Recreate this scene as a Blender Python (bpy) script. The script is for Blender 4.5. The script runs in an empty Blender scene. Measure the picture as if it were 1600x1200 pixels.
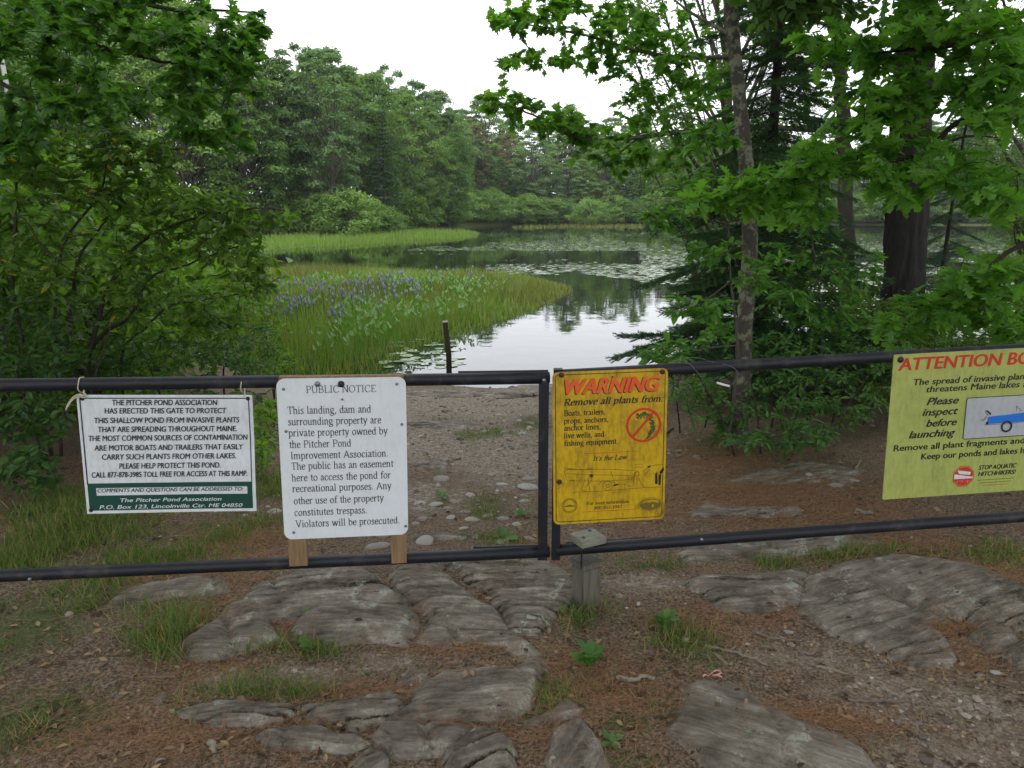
import bpy, math, random
import numpy as np
from mathutils import Vector, Matrix

# ------------------------------------------------------------------ camera, sky, sun, exposure
R = math.radians
scene = bpy.context.scene
PITCH, FPX, CAMZ = R(12.9), 1200.0, 1.6
cam_data = bpy.data.cameras.new('camera')
cam_data.sensor_width = 36.0
cam_data.lens = 36.0 * FPX / 1600.0
cam_data.clip_start = 0.05
cam_data.clip_end = 3000
cam = bpy.data.objects.new('camera', cam_data)
scene.collection.objects.link(cam)
cam.location = (0, 0, CAMZ)
cam.rotation_euler = (R(90) - PITCH, 0, 0)
scene.camera = cam

SUN_EL, SUN_AZ = R(58), R(200)          # high, behind the camera to the left, veiled by cloud
world = bpy.data.worlds.new('World')
scene.world = world
world.use_nodes = True
wn, wl = world.node_tree.nodes, world.node_tree.links
wn.clear()
w_out = wn.new('ShaderNodeOutputWorld')
w_bg = wn.new('ShaderNodeBackground')
w_sky = wn.new('ShaderNodeTexSky')
w_sky.sky_type = 'NISHITA'
w_sky.sun_disc = False
w_sky.sun_elevation = SUN_EL
w_sky.sun_rotation = SUN_AZ
w_sky.dust_density = 4.0
w_hsv = wn.new('ShaderNodeHueSaturation')
w_hsv.inputs['Saturation'].default_value = 0.25
w_mix = wn.new('ShaderNodeMixRGB')
w_mix.inputs['Fac'].default_value = 0.72           # closed pale cloud deck over the blue
w_mix.inputs['Color2'].default_value = (13.2, 13.7, 14.4, 1)
w_bg.inputs['Strength'].default_value = 0.15
wl.new(w_sky.outputs['Color'], w_hsv.inputs['Color'])
wl.new(w_hsv.outputs['Color'], w_mix.inputs['Color1'])
wl.new(w_mix.outputs['Color'], w_bg.inputs['Color'])
wl.new(w_bg.outputs['Background'], w_out.inputs['Surface'])

sun_data = bpy.data.lights.new('sun', 'SUN')
sun_data.energy = 1.2
sun_data.angle = R(25)
sun_data.color = (1.0, 0.97, 0.93)
sun = bpy.data.objects.new('sun', sun_data)
scene.collection.objects.link(sun)
sun.rotation_euler = (R(90) - SUN_EL, 0, R(180) - SUN_AZ)
sun.location = (0, 0, 40)

scene.view_settings.view_transform = 'Standard'
scene.view_settings.look = 'None'
scene.view_settings.exposure = 0.2
scene.view_settings.gamma = 1.0
scene.cycles.use_denoising = True
scene.cycles.max_bounces = 7
scene.cycles.diffuse_bounces = 3
scene.cycles.glossy_bounces = 3
scene.cycles.transmission_bounces = 4
scene.cycles.volume_bounces = 0
scene.cycles.caustics_reflective = False
scene.cycles.caustics_refractive = False

# ------------------------------------------------------------------ helpers
COL = scene.collection
cp, sp_ = math.cos(PITCH), math.sin(PITCH)
CAM = np.array([0, 0, CAMZ])
rng = np.random.default_rng(7)
rnd = random.Random(11)

def ray(u, v):
    a, b = (u - 800) / FPX, (600 - v) / FPX
    return np.array([a, cp + b * sp_, -sp_ + b * cp])
def at_depth(u, v, d): return CAM + ray(u, v) * d
def at_y(u, v, Y):
    r = ray(u, v); return CAM + r * (Y / r[1])
def norm(a):
    return a / (np.linalg.norm(a, axis=-1, keepdims=True) + 1e-9)

def vnoise(x, y, seed=0):
    x = np.asarray(x, float); y = np.asarray(y, float)
    ix, iy = np.floor(x).astype(np.int64), np.floor(y).astype(np.int64)
    fx, fy = x - ix, y - iy
    fx, fy = fx * fx * (3 - 2 * fx), fy * fy * (3 - 2 * fy)
    def h(a, b):
        n = (a * 374761393 + b * 668265263 + seed * 144269504) & 0xffffffff
        n = ((n ^ (n >> 13)) * 1274126177) & 0xffffffff
        return ((n ^ (n >> 16)) & 0xffff) / 65535.0
    return (h(ix, iy) * (1 - fx) + h(ix + 1, iy) * fx) * (1 - fy) + (h(ix, iy + 1) * (1 - fx) + h(ix + 1, iy + 1) * fx) * fy
def fbm(x, y, seed=0, o=4):
    s, a, t = 0, 0.5, 0
    for i in range(o):
        s = s + a * vnoise(x * 2 ** i, y * 2 ** i, seed + i * 17); t += a; a *= 0.5
    return s / t

WATER = -0.7
XS = [-200, -60, -30, -24, -18, -12, -8, -5, -3, 1.3, 2.3, 4, 9, 20, 50, 200]
YS = [250, 220, 62, 50, 36, 22, 15, 11.5, 10.2, 9.7, 11.2, 12.4, 14, 18, 25, 40]
XF = [-200, -30, -22, -17, -6, 0, 10, 40, 80, 200]
YF = [58, 58, 62, 66, 95, 112, 115, 112, 105, 100]
def G(x, y):
    x = np.asarray(x, float); y = np.asarray(y, float)
    dn = np.interp(x, XS, YS) - y
    df = y - np.interp(x, XF, YF)
    dn = dn + 0.5 * (fbm(x * 0.9, y * 0.9, 3, 2) - 0.5)
    s = np.clip(dn / 6.9, 0, 1)
    zn = WATER + 0.7 * s * (1 + 0.25 * (1 - s))
    zf = WATER + np.clip(df * 0.1, 0, 3.0)
    dw = np.minimum(-dn, -df)
    zw = WATER - np.clip(dw * 0.12, 0, 1.6)
    z = np.where(dn > 0, zn, np.where(df > 0, zf, zw))
    near = np.exp(-((x / 9) ** 2 + ((y - 4) / 9) ** 2))
    return z + near * (0.05 * (fbm(x * 1.3, y * 1.3, 5, 3) - 0.5) + 0.018 * (fbm(x * 7, y * 7, 9, 3) - 0.5))
def g1(x, y): return float(G(np.array([x]), np.array([y]))[0])
def on_ground(u, v):
    r = ray(u, v); t = np.linspace(1.2, 14, 900)
    P = CAM[None] + r[None] * t[:, None]
    k = np.argmax(P[:, 2] < G(P[:, 0], P[:, 1]))
    return P[k] if k > 0 else P[-1]
def on_water(u, v):
    r = ray(u, v); return CAM + r * ((WATER - CAMZ) / r[2])
def to_px(P):
    d = P - CAM
    zc = d[:, 1] * cp - d[:, 2] * sp_
    return 800 + FPX * d[:, 0] / zc, 600 - FPX * (d[:, 1] * sp_ + d[:, 2] * cp) / zc, zc

def mk_mesh(name, V, F, mats, smooth=False, mi=None, tint=None):
    V = np.asarray(V, np.float32); F = np.asarray(F, np.int32)
    me = bpy.data.meshes.new(name)
    n = F.shape[1]
    me.vertices.add(len(V)); me.vertices.foreach_set('co', V.ravel())
    me.loops.add(F.size); me.loops.foreach_set('vertex_index', F.ravel())
    me.polygons.add(len(F)); me.polygons.foreach_set('loop_start', np.arange(0, F.size, n, dtype=np.int32))
    if mi is not None: me.polygons.foreach_set('material_index', np.asarray(mi, np.int32))
    me.polygons.foreach_set('use_smooth', np.full(len(F), bool(smooth)))
    me.update(calc_edges=True)
    if tint is not None:
        tint = np.asarray(tint, np.float32)
        if tint.ndim == 1: tint = np.stack([tint, tint, tint, np.ones_like(tint)], 1)
        a = me.color_attributes.new('tint', 'FLOAT_COLOR', 'POINT')
        a.data.foreach_set('color', tint.ravel())
    for m in (mats if isinstance(mats, (list, tuple)) else [mats]): me.materials.append(m)
    return me

class MB:
    """collects triangles, then links them as one mesh"""
    def __init__(s): s.V, s.F, s.T, s.M, s.n = [], [], [], [], 0
    def add(s, V, F, tint=0.5, mi=0):
        V = np.asarray(V, float).reshape(-1, 3); F = np.asarray(F, int)
        if F.shape[1] == 4: F = np.concatenate([F[:, [0, 1, 2]], F[:, [0, 2, 3]]])
        s.V.append(V); s.F.append(F + s.n); s.n += len(V)
        s.T.append(np.broadcast_to(np.asarray(tint, float), (len(V),))); s.M.append(np.full(len(F), mi))
        return s
    def box(s, c, d, rot=None, tint=0.5, mi=0):
        q = np.array([[x, y, z] for x in (-.5, .5) for y in (-.5, .5) for z in (-.5, .5)]) * np.asarray(d)
        if rot is not None: q = q @ np.asarray(rot).T
        return s.add(q + np.asarray(c), [[0, 1, 3, 2], [4, 6, 7, 5], [0, 4, 5, 1], [2, 3, 7, 6], [0, 2, 6, 4], [1, 5, 7, 3]], tint, mi)
    def mesh(s, name, mats, smooth=False):
        return mk_mesh(name, np.concatenate(s.V), np.concatenate(s.F), mats, smooth, np.concatenate(s.M), np.concatenate(s.T))
    def build(s, name, mats, parent=None, smooth=False, loc=None):
        if not s.V: return None
        return link(name, s.mesh(name, mats, smooth), parent, loc)

def link(name, data, parent=None, loc=None):
    o = bpy.data.objects.new(name, data); COL.objects.link(o)
    if parent is not None: o.parent = parent
    if loc is not None: o.location = [float(q) for q in loc]
    return o
def tag(o, label=None, cat=None, group=None, kind=None):
    if label: o['label'] = label
    if cat: o['category'] = cat
    if group: o['group'] = group
    if kind: o['kind'] = kind
    return o
def empty(name, loc, label, cat, group=None, rz=0.0):
    o = link(name, None, None, loc); o.rotation_euler = (0, 0, rz); o.empty_display_size = 0.1
    return tag(o, label, cat, group)

def tube(P, r, k=6, cap=True):
    P = np.asarray(P, float); n = len(P); r = np.broadcast_to(np.asarray(r, float), (n,))
    T = norm(np.gradient(P, axis=0))
    ref = np.array([0, 0, 1.0]) if abs(T[:, 2]).mean() < 0.8 else np.array([1.0, 0, 0])
    A = norm(np.cross(T, ref)); B = np.cross(T, A)
    th = np.arange(k) * 2 * math.pi / k
    V = P[:, None] + r[:, None, None] * (np.cos(th)[None, :, None] * A[:, None] + np.sin(th)[None, :, None] * B[:, None])
    V = V.reshape(-1, 3)
    i = np.arange(n - 1)[:, None] * k; j = np.arange(k)[None]; j2 = (j + 1) % k
    F = np.stack([i + j, i + j2, i + k + j2, i + k + j], -1).reshape(-1, 4)
    F = np.concatenate([F[:, [0, 1, 2]], F[:, [0, 2, 3]]])
    if cap:
        V = np.concatenate([V, P[:1], P[-1:]]); a, b = n * k, n * k + 1
        q = np.arange(k); q2 = (q + 1) % k
        F = np.concatenate([F, np.stack([q2, q, np.full(k, a)], 1), np.stack([(n - 1) * k + q, (n - 1) * k + q2, np.full(k, b)], 1)])
    return V, F
def smooth_path(P, m=6):
    P = np.asarray(P, float)
    Q = np.concatenate([2 * P[:1] - P[1:2], P, 2 * P[-1:] - P[-2:-1]])
    out = []
    for i in range(1, len(Q) - 2):
        t = np.linspace(0, 1, m, endpoint=False)[:, None]
        a, b, c, d = Q[i - 1], Q[i], Q[i + 1], Q[i + 2]
        out.append(0.5 * (2 * b + (c - a) * t + (2 * a - 5 * b + 4 * c - d) * t ** 2 + (3 * b - a - 3 * c + d) * t ** 3))
    return np.concatenate(out + [P[-1:]])

# ------------------------------------------------------------------ materials
MATS = {}
def newmat(name):
    m = bpy.data.materials.new(name); m.use_nodes = True; MATS[name] = m
    nt = m.node_tree
    return m, nt.nodes, nt.links, nt.nodes['Principled BSDF']
def ramp(nodes, stops):
    r = nodes.new('ShaderNodeValToRGB'); e = r.color_ramp.elements
    while len(e) < len(stops): e.new(0.5)
    for k, (p, c) in enumerate(stops): e[k].position = p; e[k].color = (*c, 1) if len(c) == 3 else c
    return r
def noise(nodes, links, scale, detail=4, rough=0.55, vec=None, mapscale=None, rot=(0, 0, 0)):
    n = nodes.new('ShaderNodeTexNoise'); n.inputs['Scale'].default_value = scale
    n.inputs['Detail'].default_value = detail; n.inputs['Roughness'].default_value = rough
    if vec is None:
        tc = nodes.new('ShaderNodeTexCoord'); vec = tc.outputs['Object']
    if mapscale is not None:
        mp = nodes.new('ShaderNodeMapping'); mp.inputs['Scale'].default_value = mapscale; mp.inputs['Rotation'].default_value = rot
        links.new(vec, mp.inputs['Vector']); vec = mp.outputs['Vector']
    links.new(vec, n.inputs['Vector'])
    return n
def mix(nodes, links, fac, a, b, mode='MIX'):
    m = nodes.new('ShaderNodeMixRGB'); m.blend_type = mode
    for s, v in (('Fac', fac), ('Color1', a), ('Color2', b)):
        if hasattr(v, 'is_output'): links.new(v, m.inputs[s])
        elif isinstance(v, tuple): m.inputs[s].default_value = (*v, 1)
        else: m.inputs[s].default_value = v
    return m.outputs['Color']
def bump(nodes, links, b, h, strength, dist):
    n = nodes.new('ShaderNodeBump'); n.inputs['Strength'].default_value = strength; n.inputs['Distance'].default_value = dist
    links.new(h, n.inputs['Height']); links.new(n.outputs['Normal'], b.inputs['Normal'])
    return n

def mat_plain(name, c, rough=0.6, metal=0.0, var=0.25, scale=20, bmp=0.0, spec=0.5):
    m, n, l, b = newmat(name)
    nz = noise(n, l, scale, 5)
    c2 = tuple(q * (1 - var) for q in c)
    l.new(mix(n, l, nz.outputs['Fac'], c2, tuple(min(1, q * (1 + var * 0.6)) for q in c)), b.inputs['Base Color'])
    b.inputs['Roughness'].default_value = rough; b.inputs['Metallic'].default_value = metal
    b.inputs['Specular IOR Level'].default_value = spec
    if bmp: bump(n, l, b, nz.outputs['Fac'], bmp, 0.01)
    return m

def mat_leaf(name, c1, c2, c3=None, trans=0.35, rough=0.45, spec=0.4, rand=0.5):
    """leaf colour runs c1..c2 leaf by leaf, a few leaves c3"""
    m, n, l, b = newmat(name)
    at = n.new('ShaderNodeAttribute'); at.attribute_name = 'tint'
    oi = n.new('ShaderNodeObjectInfo')
    ma = n.new('ShaderNodeMath'); ma.operation = 'MULTIPLY_ADD'
    l.new(oi.outputs['Random'], ma.inputs[0]); ma.inputs[1].default_value = rand; ma.inputs[2].default_value = -rand / 2
    ad = n.new('ShaderNodeMath'); ad.operation = 'ADD'
    l.new(ma.outputs[0], ad.inputs[0]); l.new(at.outputs['Fac'], ad.inputs[1])
    stops = [(0.0, c1), (0.9, c2)] + ([(0.965, c3)] if c3 else [])
    rp = ramp(n, stops); l.new(ad.outputs[0], rp.inputs['Fac'])
    l.new(rp.outputs['Color'], b.inputs['Base Color'])
    b.inputs['Roughness'].default_value = rough; b.inputs['Specular IOR Level'].default_value = spec
    tr = n.new('ShaderNodeBsdfTranslucent')
    l.new(mix(n, l, 1.0, rp.outputs['Color'], (1.25, 1.5, 0.45), 'MULTIPLY'), tr.inputs['Color'])
    mx = n.new('ShaderNodeMixShader'); mx.inputs['Fac'].default_value = trans
    l.new(b.outputs[0], mx.inputs[1]); l.new(tr.outputs[0], mx.inputs[2])
    l.new(mx.outputs[0], n['Material Output'].inputs['Surface'])
    return m

def mat_bark(name, c1, c2, lich=None, scale=8, stretch=0.18, bs=0.7):
    m, n, l, b = newmat(name)
    nz = noise(n, l, scale * 4, 6, 0.65, mapscale=(1, 1, stretch))
    col = mix(n, l, nz.outputs['Fac'], c1, c2)
    if lich:
        n2 = noise(n, l, scale * 1.3, 6, 0.7)
        rp = ramp(n, [(0.5, (0, 0, 0)), (0.56, (1, 1, 1))]); l.new(n2.outputs['Fac'], rp.inputs['Fac'])
        col = mix(n, l, rp.outputs['Color'], col, lich)
    l.new(col, b.inputs['Base Color']); b.inputs['Roughness'].default_value = 0.9
    b.inputs['Specular IOR Level'].default_value = 0.2
    bump(n, l, b, nz.outputs['Fac'], bs, 0.03)
    return m

mat_leaf('leaf_maple', (0.1, 0.23, 0.035), (0.21, 0.38, 0.055), trans=0.58)
mat_leaf('leaf_maple_dark', (0.055, 0.14, 0.03), (0.135, 0.27, 0.045), trans=0.55)
mat_leaf('leaf_oak', (0.08, 0.2, 0.032), (0.17, 0.35, 0.048), trans=0.55, rough=0.38)
mat_leaf('leaf_shrub', (0.065, 0.135, 0.025), (0.185, 0.3, 0.045), (0.5, 0.34, 0.03), trans=0.52)
mat_leaf('leaf_shrub_dark', (0.04, 0.1, 0.028), (0.1, 0.2, 0.04), trans=0.48)
mat_leaf('leaf_bright', (0.11, 0.22, 0.025), (0.22, 0.36, 0.04), trans=0.45)
mat_leaf('leaf_sapling', (0.08, 0.21, 0.04), (0.17, 0.34, 0.06), trans=0.48)
mat_leaf('leaf_under', (0.06, 0.15, 0.04), (0.14, 0.28, 0.065), trans=0.45)
mat_leaf('leaf_far', (0.085, 0.165, 0.042), (0.21, 0.32, 0.075), trans=0.38, spec=0.2, rough=0.6, rand=0.8)
mat_leaf('leaf_far_pale', (0.11, 0.19, 0.075), (0.2, 0.3, 0.12), trans=0.35, spec=0.2, rough=0.6, rand=0.6)
mat_leaf('leaf_far_red', (0.14, 0.12, 0.06), (0.22, 0.18, 0.09), trans=0.3, spec=0.2, rough=0.6)
mat_leaf('needle', (0.038, 0.1, 0.042), (0.09, 0.185, 0.065), trans=0.22, spec=0.3, rough=0.5)
mat_leaf('needle_far', (0.03, 0.08, 0.04), (0.075, 0.14, 0.065), trans=0.15, spec=0.2, rough=0.6)
mat_leaf('grass', (0.065, 0.125, 0.022), (0.15, 0.225, 0.05), (0.3, 0.24, 0.1), trans=0.3, rough=0.5)
mat_leaf('reed', (0.085, 0.165, 0.028), (0.19, 0.29, 0.045), (0.28, 0.25, 0.1), trans=0.35, rough=0.5)
mat_leaf('reed_brown', (0.1, 0.14, 0.03), (0.2, 0.21, 0.05), trans=0.3, rough=0.5)
mat_leaf('pickerel_leaf', (0.07, 0.17, 0.035), (0.14, 0.27, 0.06), trans=0.3, rough=0.35)
mat_leaf('pickerel_flower', (0.17, 0.16, 0.36), (0.28, 0.27, 0.46), trans=0.25)
mat_leaf('needle_litter', (0.12, 0.058, 0.03), (0.35, 0.19, 0.095), trans=0.1, spec=0.2, rough=0.6)
mat_leaf('leaf_litter', (0.06, 0.04, 0.025), (0.36, 0.25, 0.14), trans=0.1, spec=0.2, rough=0.7)
mat_bark('bark_dark', (0.022, 0.017, 0.014), (0.07, 0.056, 0.046))
mat_bark('bark_pine', (0.014, 0.013, 0.012), (0.06, 0.055, 0.05), scale=5, stretch=0.22, bs=1.0)
mat_bark('bark_lichen', (0.04, 0.033, 0.027), (0.12, 0.1, 0.085), (0.2, 0.21, 0.14), scale=9)
mat_bark('bark_grey', (0.06, 0.05, 0.042), (0.16, 0.14, 0.12))
mat_bark('bark_birch', (0.45, 0.44, 0.42), (0.72, 0.7, 0.68), scale=3, bs=0.2)
mat_bark('stick', (0.1, 0.075, 0.055), (0.26, 0.21, 0.17))
mat_bark('stick_pale', (0.18, 0.15, 0.115), (0.34, 0.29, 0.23))
mat_plain('pebble', (0.25, 0.23, 0.205), 0.75, var=0.4, scale=14, bmp=0.2)
mat_plain('pebble_pale', (0.32, 0.3, 0.27), 0.75, var=0.3, scale=10, bmp=0.15)

def mat_ground():
    m, n, l, b = newmat('ground')
    at = n.new('ShaderNodeAttribute'); at.attribute_name = 'tint'
    se = n.new('ShaderNodeSeparateColor'); l.new(at.outputs['Color'], se.inputs['Color'])
    big = noise(n, l, 1.6, 5, 0.6); mid = noise(n, l, 14, 6, 0.65); fine = noise(n, l, 90, 6, 0.7); grit = noise(n, l, 260, 3, 0.7)
    vor = n.new('ShaderNodeTexVoronoi'); vor.inputs['Scale'].default_value = 75; vor.inputs['Randomness'].default_value = 1
    tc = n.new('ShaderNodeTexCoord'); l.new(tc.outputs['Object'], vor.inputs['Vector'])
    dirt = ramp(n, [(0.34, (0.036, 0.025, 0.017)), (0.5, (0.145, 0.105, 0.07)), (0.66, (0.34, 0.26, 0.185))]); l.new(fine.outputs['Fac'], dirt.inputs['Fac'])
    need = ramp(n, [(0.34, (0.055, 0.03, 0.018)), (0.5, (0.185, 0.102, 0.057)), (0.66, (0.36, 0.215, 0.125))]); l.new(fine.outputs['Fac'], need.inputs['Fac'])
    gcol = ramp(n, [(0.0, (0.12, 0.095, 0.073)), (0.35, (0.26, 0.212, 0.168)), (0.7, (0.37, 0.315, 0.26)), (1.0, (0.48, 0.43, 0.37))])
    sv = n.new('ShaderNodeSeparateColor'); l.new(vor.outputs['Color'], sv.inputs['Color']); l.new(sv.outputs['Red'], gcol.inputs['Fac'])
    gr = mix(n, l, 0.35, gcol.outputs['Color'], dirt.outputs['Color'])
    def thr(ch, nz, lo, hi):
        a = n.new('ShaderNodeMath'); a.operation = 'ADD'; l.new(ch, a.inputs[0]); l.new(nz, a.inputs[1])
        r = ramp(n, [(lo, (0, 0, 0)), (hi, (1, 1, 1))]); h = n.new('ShaderNodeMath'); h.operation = 'MULTIPLY'; h.inputs[1].default_value = 0.5
        l.new(a.outputs[0], h.inputs[0]); l.new(h.outputs[0], r.inputs['Fac']); return r.outputs['Color']
    c = mix(n, l, thr(se.outputs['Green'], mid.outputs['Fac'], 0.4, 0.62), dirt.outputs['Color'], need.outputs['Color'])
    c = mix(n, l, thr(se.outputs['Red'], mid.outputs['Fac'], 0.42, 0.6), c, gr)
    moss = ramp(n, [(0.3, (0.04, 0.055, 0.018)), (0.7, (0.11, 0.13, 0.035))]); l.new(fine.outputs['Fac'], moss.inputs['Fac'])
    c = mix(n, l, thr(se.outputs['Blue'], mid.outputs['Fac'], 0.48, 0.66), c, moss.outputs['Color'])
    l.new(c, b.inputs['Base Color']); b.inputs['Roughness'].default_value = 0.92; b.inputs['Specular IOR Level'].default_value = 0.25
    hm = mix(n, l, 0.5, fine.outputs['Fac'], grit.outputs['Fac'])
    hm = mix(n, l, 0.4, hm, vor.outputs['Distance'])
    bump(n, l, b, hm, 0.9, 0.02)
    return m
mat_ground()

def mat_rock():
    m, n, l, b = newmat('rock')
    oi = n.new('ShaderNodeObjectInfo')
    tc = n.new('ShaderNodeTexCoord')
    big = noise(n, l, 5, 5, 0.6)
    st = noise(n, l, 9, 7, 0.66, mapscale=(0.4, 3.0, 3.5))
    st2 = noise(n, l, 26, 6, 0.7, mapscale=(0.4, 2.4, 3.0)); iso = noise(n, l, 22, 7, 0.72)
    fine = noise(n, l, 60, 6, 0.7)
    lay = mix(n, l, 0.45, st.outputs['Fac'], st2.outputs['Fac'])
    lay = mix(n, l, 0.22, lay, iso.outputs['Fac'])
    rp = ramp(n, [(0.36, (0.05, 0.041, 0.033)), (0.44, (0.15, 0.13, 0.107)), (0.53, (0.255, 0.228, 0.194)), (0.64, (0.43, 0.4, 0.355))])
    l.new(lay, rp.inputs['Fac'])
    tone = ramp(n, [(0.34, (0.6, 0.56, 0.5)), (0.5, (1, 0.97, 0.92)), (0.64, (1.2, 1.16, 1.1))]); l.new(big.outputs['Fac'], tone.inputs['Fac'])
    c = mix(n, l, 1.0, rp.outputs['Color'], tone.outputs['Color'], 'MULTIPLY')
    at = n.new('ShaderNodeAttribute'); at.attribute_name = 'tint'
    # moss and soil in the grooves, darkened further to paint in crevice shade
    gm = n.new('ShaderNodeMath'); gm.operation = 'MULTIPLY'; l.new(at.outputs['Fac'], gm.inputs[0]); l.new(fine.outputs['Fac'], gm.inputs[1])
    gp = ramp(n, [(0.2, (0, 0, 0)), (0.42, (1, 1, 1))]); l.new(gm.outputs[0], gp.inputs['Fac'])
    c = mix(n, l, gp.outputs['Color'], c, (0.042, 0.036, 0.022))
    li = noise(n, l, 9, 7, 0.75); lp = ramp(n, [(0.6, (0, 0, 0)), (0.63, (1, 1, 1))]); l.new(li.outputs['Fac'], lp.inputs['Fac'])
    c = mix(n, l, lp.outputs['Color'], c, (0.4, 0.41, 0.34))
    ms = noise(n, l, 3.5, 6, 0.7); mp_ = ramp(n, [(0.58, (0, 0, 0)), (0.68, (0.7, 0.7, 0.7))]); l.new(ms.outputs['Fac'], mp_.inputs['Fac'])
    c = mix(n, l, mp_.outputs['Color'], c, (0.06, 0.06, 0.03))
    l.new(c, b.inputs['Base Color']); b.inputs['Roughness'].default_value = 0.85; b.inputs['Specular IOR Level'].default_value = 0.3
    hm = mix(n, l, 0.35, lay, fine.outputs['Fac'])
    bump(n, l, b, hm, 1.0, 0.05)
mat_rock()

def mat_water():
    m, n, l, b = newmat('water')
    b.inputs['Base Color'].default_value = (0.010, 0.013, 0.008, 1)
    b.inputs['Roughness'].default_value = 0.015
    b.inputs['IOR'].default_value = 1.55
    nz = noise(n, l, 1.1, 3, 0.5, mapscale=(1, 1.6, 1))
    bump(n, l, b, nz.outputs['Fac'], 0.05, 0.06)
mat_water()
m, n, l, b = newmat('lily')
at = n.new('ShaderNodeAttribute'); at.attribute_name = 'tint'
rp = ramp(n, [(0, (0.1, 0.16, 0.06)), (1, (0.26, 0.31, 0.18))]); l.new(at.outputs['Fac'], rp.inputs['Fac']); l.new(rp.outputs['Color'], b.inputs['Base Color'])
b.inputs['Roughness'].default_value = 0.2; b.inputs['IOR'].default_value = 1.7

def mat_sign(name, c, dirt=(0.12, 0.1, 0.06), amount=0.35, rough=0.38):
    m, n, l, b = newmat(name)
    n1 = noise(n, l, 7, 6, 0.7); n2 = noise(n, l, 60, 5, 0.7, mapscale=(1, 1, 0.35))
    a = n.new('ShaderNodeMath'); a.operation = 'MULTIPLY'; l.new(n1.outputs['Fac'], a.inputs[0]); l.new(n2.outputs['Fac'], a.inputs[1])
    r = ramp(n, [(0.2, (0, 0, 0)), (0.42, (amount,) * 3)]); l.new(a.outputs[0], r.inputs['Fac'])
    l.new(mix(n, l, r.outputs['Color'], c, dirt), b.inputs['Base Color'])
    b.inputs['Roughness'].default_value = rough
    bump(n, l, b, n1.outputs['Fac'], 0.05, 0.01)
    return m
mat_sign('sign_white', (0.68, 0.72, 0.74), (0.36, 0.36, 0.33), 0.5)
mat_sign('sign_white_bright', (0.7, 0.74, 0.77), (0.45, 0.45, 0.43), 0.3)
mat_sign('sign_yellow', (0.57, 0.36, 0.006), (0.17, 0.1, 0.01), 0.95)
mat_sign('sign_lime', (0.38, 0.43, 0.11), (0.2, 0.22, 0.06), 0.7)
mat_sign('print_black', (0.012, 0.012, 0.014), (0.05, 0.05, 0.045), 0.5)
mat_sign('print_green', (0.006, 0.06, 0.042), (0.02, 0.06, 0.04), 0.3)
mat_sign('print_red', (0.55, 0.03, 0.012), (0.3, 0.05, 0.02), 0.4)
mat_sign('print_orange_red', (0.72, 0.085, 0.02), (0.6, 0.25, 0.03), 0.6)
mat_sign('print_blue', (0.01, 0.16, 0.62), (0.02, 0.1, 0.35), 0.3)
mat_sign('print_weed', (0.1, 0.13, 0.03), (0.03, 0.04, 0.02), 0.5)
mat_sign('print_grey', (0.42, 0.44, 0.46), (0.2, 0.2, 0.2), 0.4)
mat_sign('print_brown', (0.16, 0.11, 0.015), (0.08, 0.06, 0.01), 0.4)
mat_sign('print_faded', (0.05, 0.035, 0.01), (0.2, 0.13, 0.01), 0.5)

def mat_pipe():
    m, n, l, b = newmat('pipe_paint')
    n1 = noise(n, l, 9, 7, 0.7); n2 = noise(n, l, 70, 4, 0.7)
    c = mix(n, l, n2.outputs['Fac'], (0.004, 0.0045, 0.007), (0.015, 0.017, 0.025))
    r = ramp(n, [(0.55, (0, 0, 0)), (0.63, (0.8,) * 3)]); l.new(n1.outputs['Fac'], r.inputs['Fac'])
    c = mix(n, l, r.outputs['Color'], c, (0.04, 0.034, 0.032))
    l.new(c, b.inputs['Base Color']); b.inputs['Roughness'].default_value = 0.5; b.inputs['Specular IOR Level'].default_value = 0.35
    bump(n, l, b, n2.outputs['Fac'], 0.2, 0.004)
mat_pipe()
def mat_wood(name, c1, c2, ax=(14, 14, 1.0)):
    m, n, l, b = newmat(name)
    n1 = noise(n, l, 6, 6, 0.65, mapscale=ax)
    rp = ramp(n, [(0.3, c1), (0.7, c2)]); l.new(n1.outputs['Fac'], rp.inputs['Fac']); l.new(rp.outputs['Color'], b.inputs['Base Color'])
    b.inputs['Roughness'].default_value = 0.8; bump(n, l, b, n1.outputs['Fac'], 0.35, 0.006)
mat_wood('wood_tan', (0.13, 0.08, 0.036), (0.28, 0.18, 0.088))
mat_wood('wood_grey', (0.06, 0.052, 0.04), (0.16, 0.142, 0.115))
mat_wood('wood_cap', (0.12, 0.12, 0.085), (0.27, 0.27, 0.21), ax=(2, 14, 14))
mat_plain('bolt_steel', (0.25, 0.26, 0.27), 0.4, 0.9, 0.3, 60)
mat_plain('bolt_rust', (0.06, 0.028, 0.018), 0.7, 0.2, 0.5, 80)
mat_plain('bolt_dark', (0.02, 0.02, 0.022), 0.5, 0.3, 0.4, 80)
mat_plain('string', (0.55, 0.5, 0.38), 0.8, 0, 0.3, 90)
mat_plain('wire', (0.14, 0.135, 0.12), 0.5, 0.5, 0.3, 90)
mat_plain('white_sleeve', (0.75, 0.74, 0.7), 0.5, 0, 0.2, 40)
mat_plain('ribbon', (0.6, 0.3, 0.28), 0.6, 0, 0.2, 40)
mat_plain('post_pale', (0.42, 0.42, 0.4), 0.7, 0, 0.3, 20)
M = MATS

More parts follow.
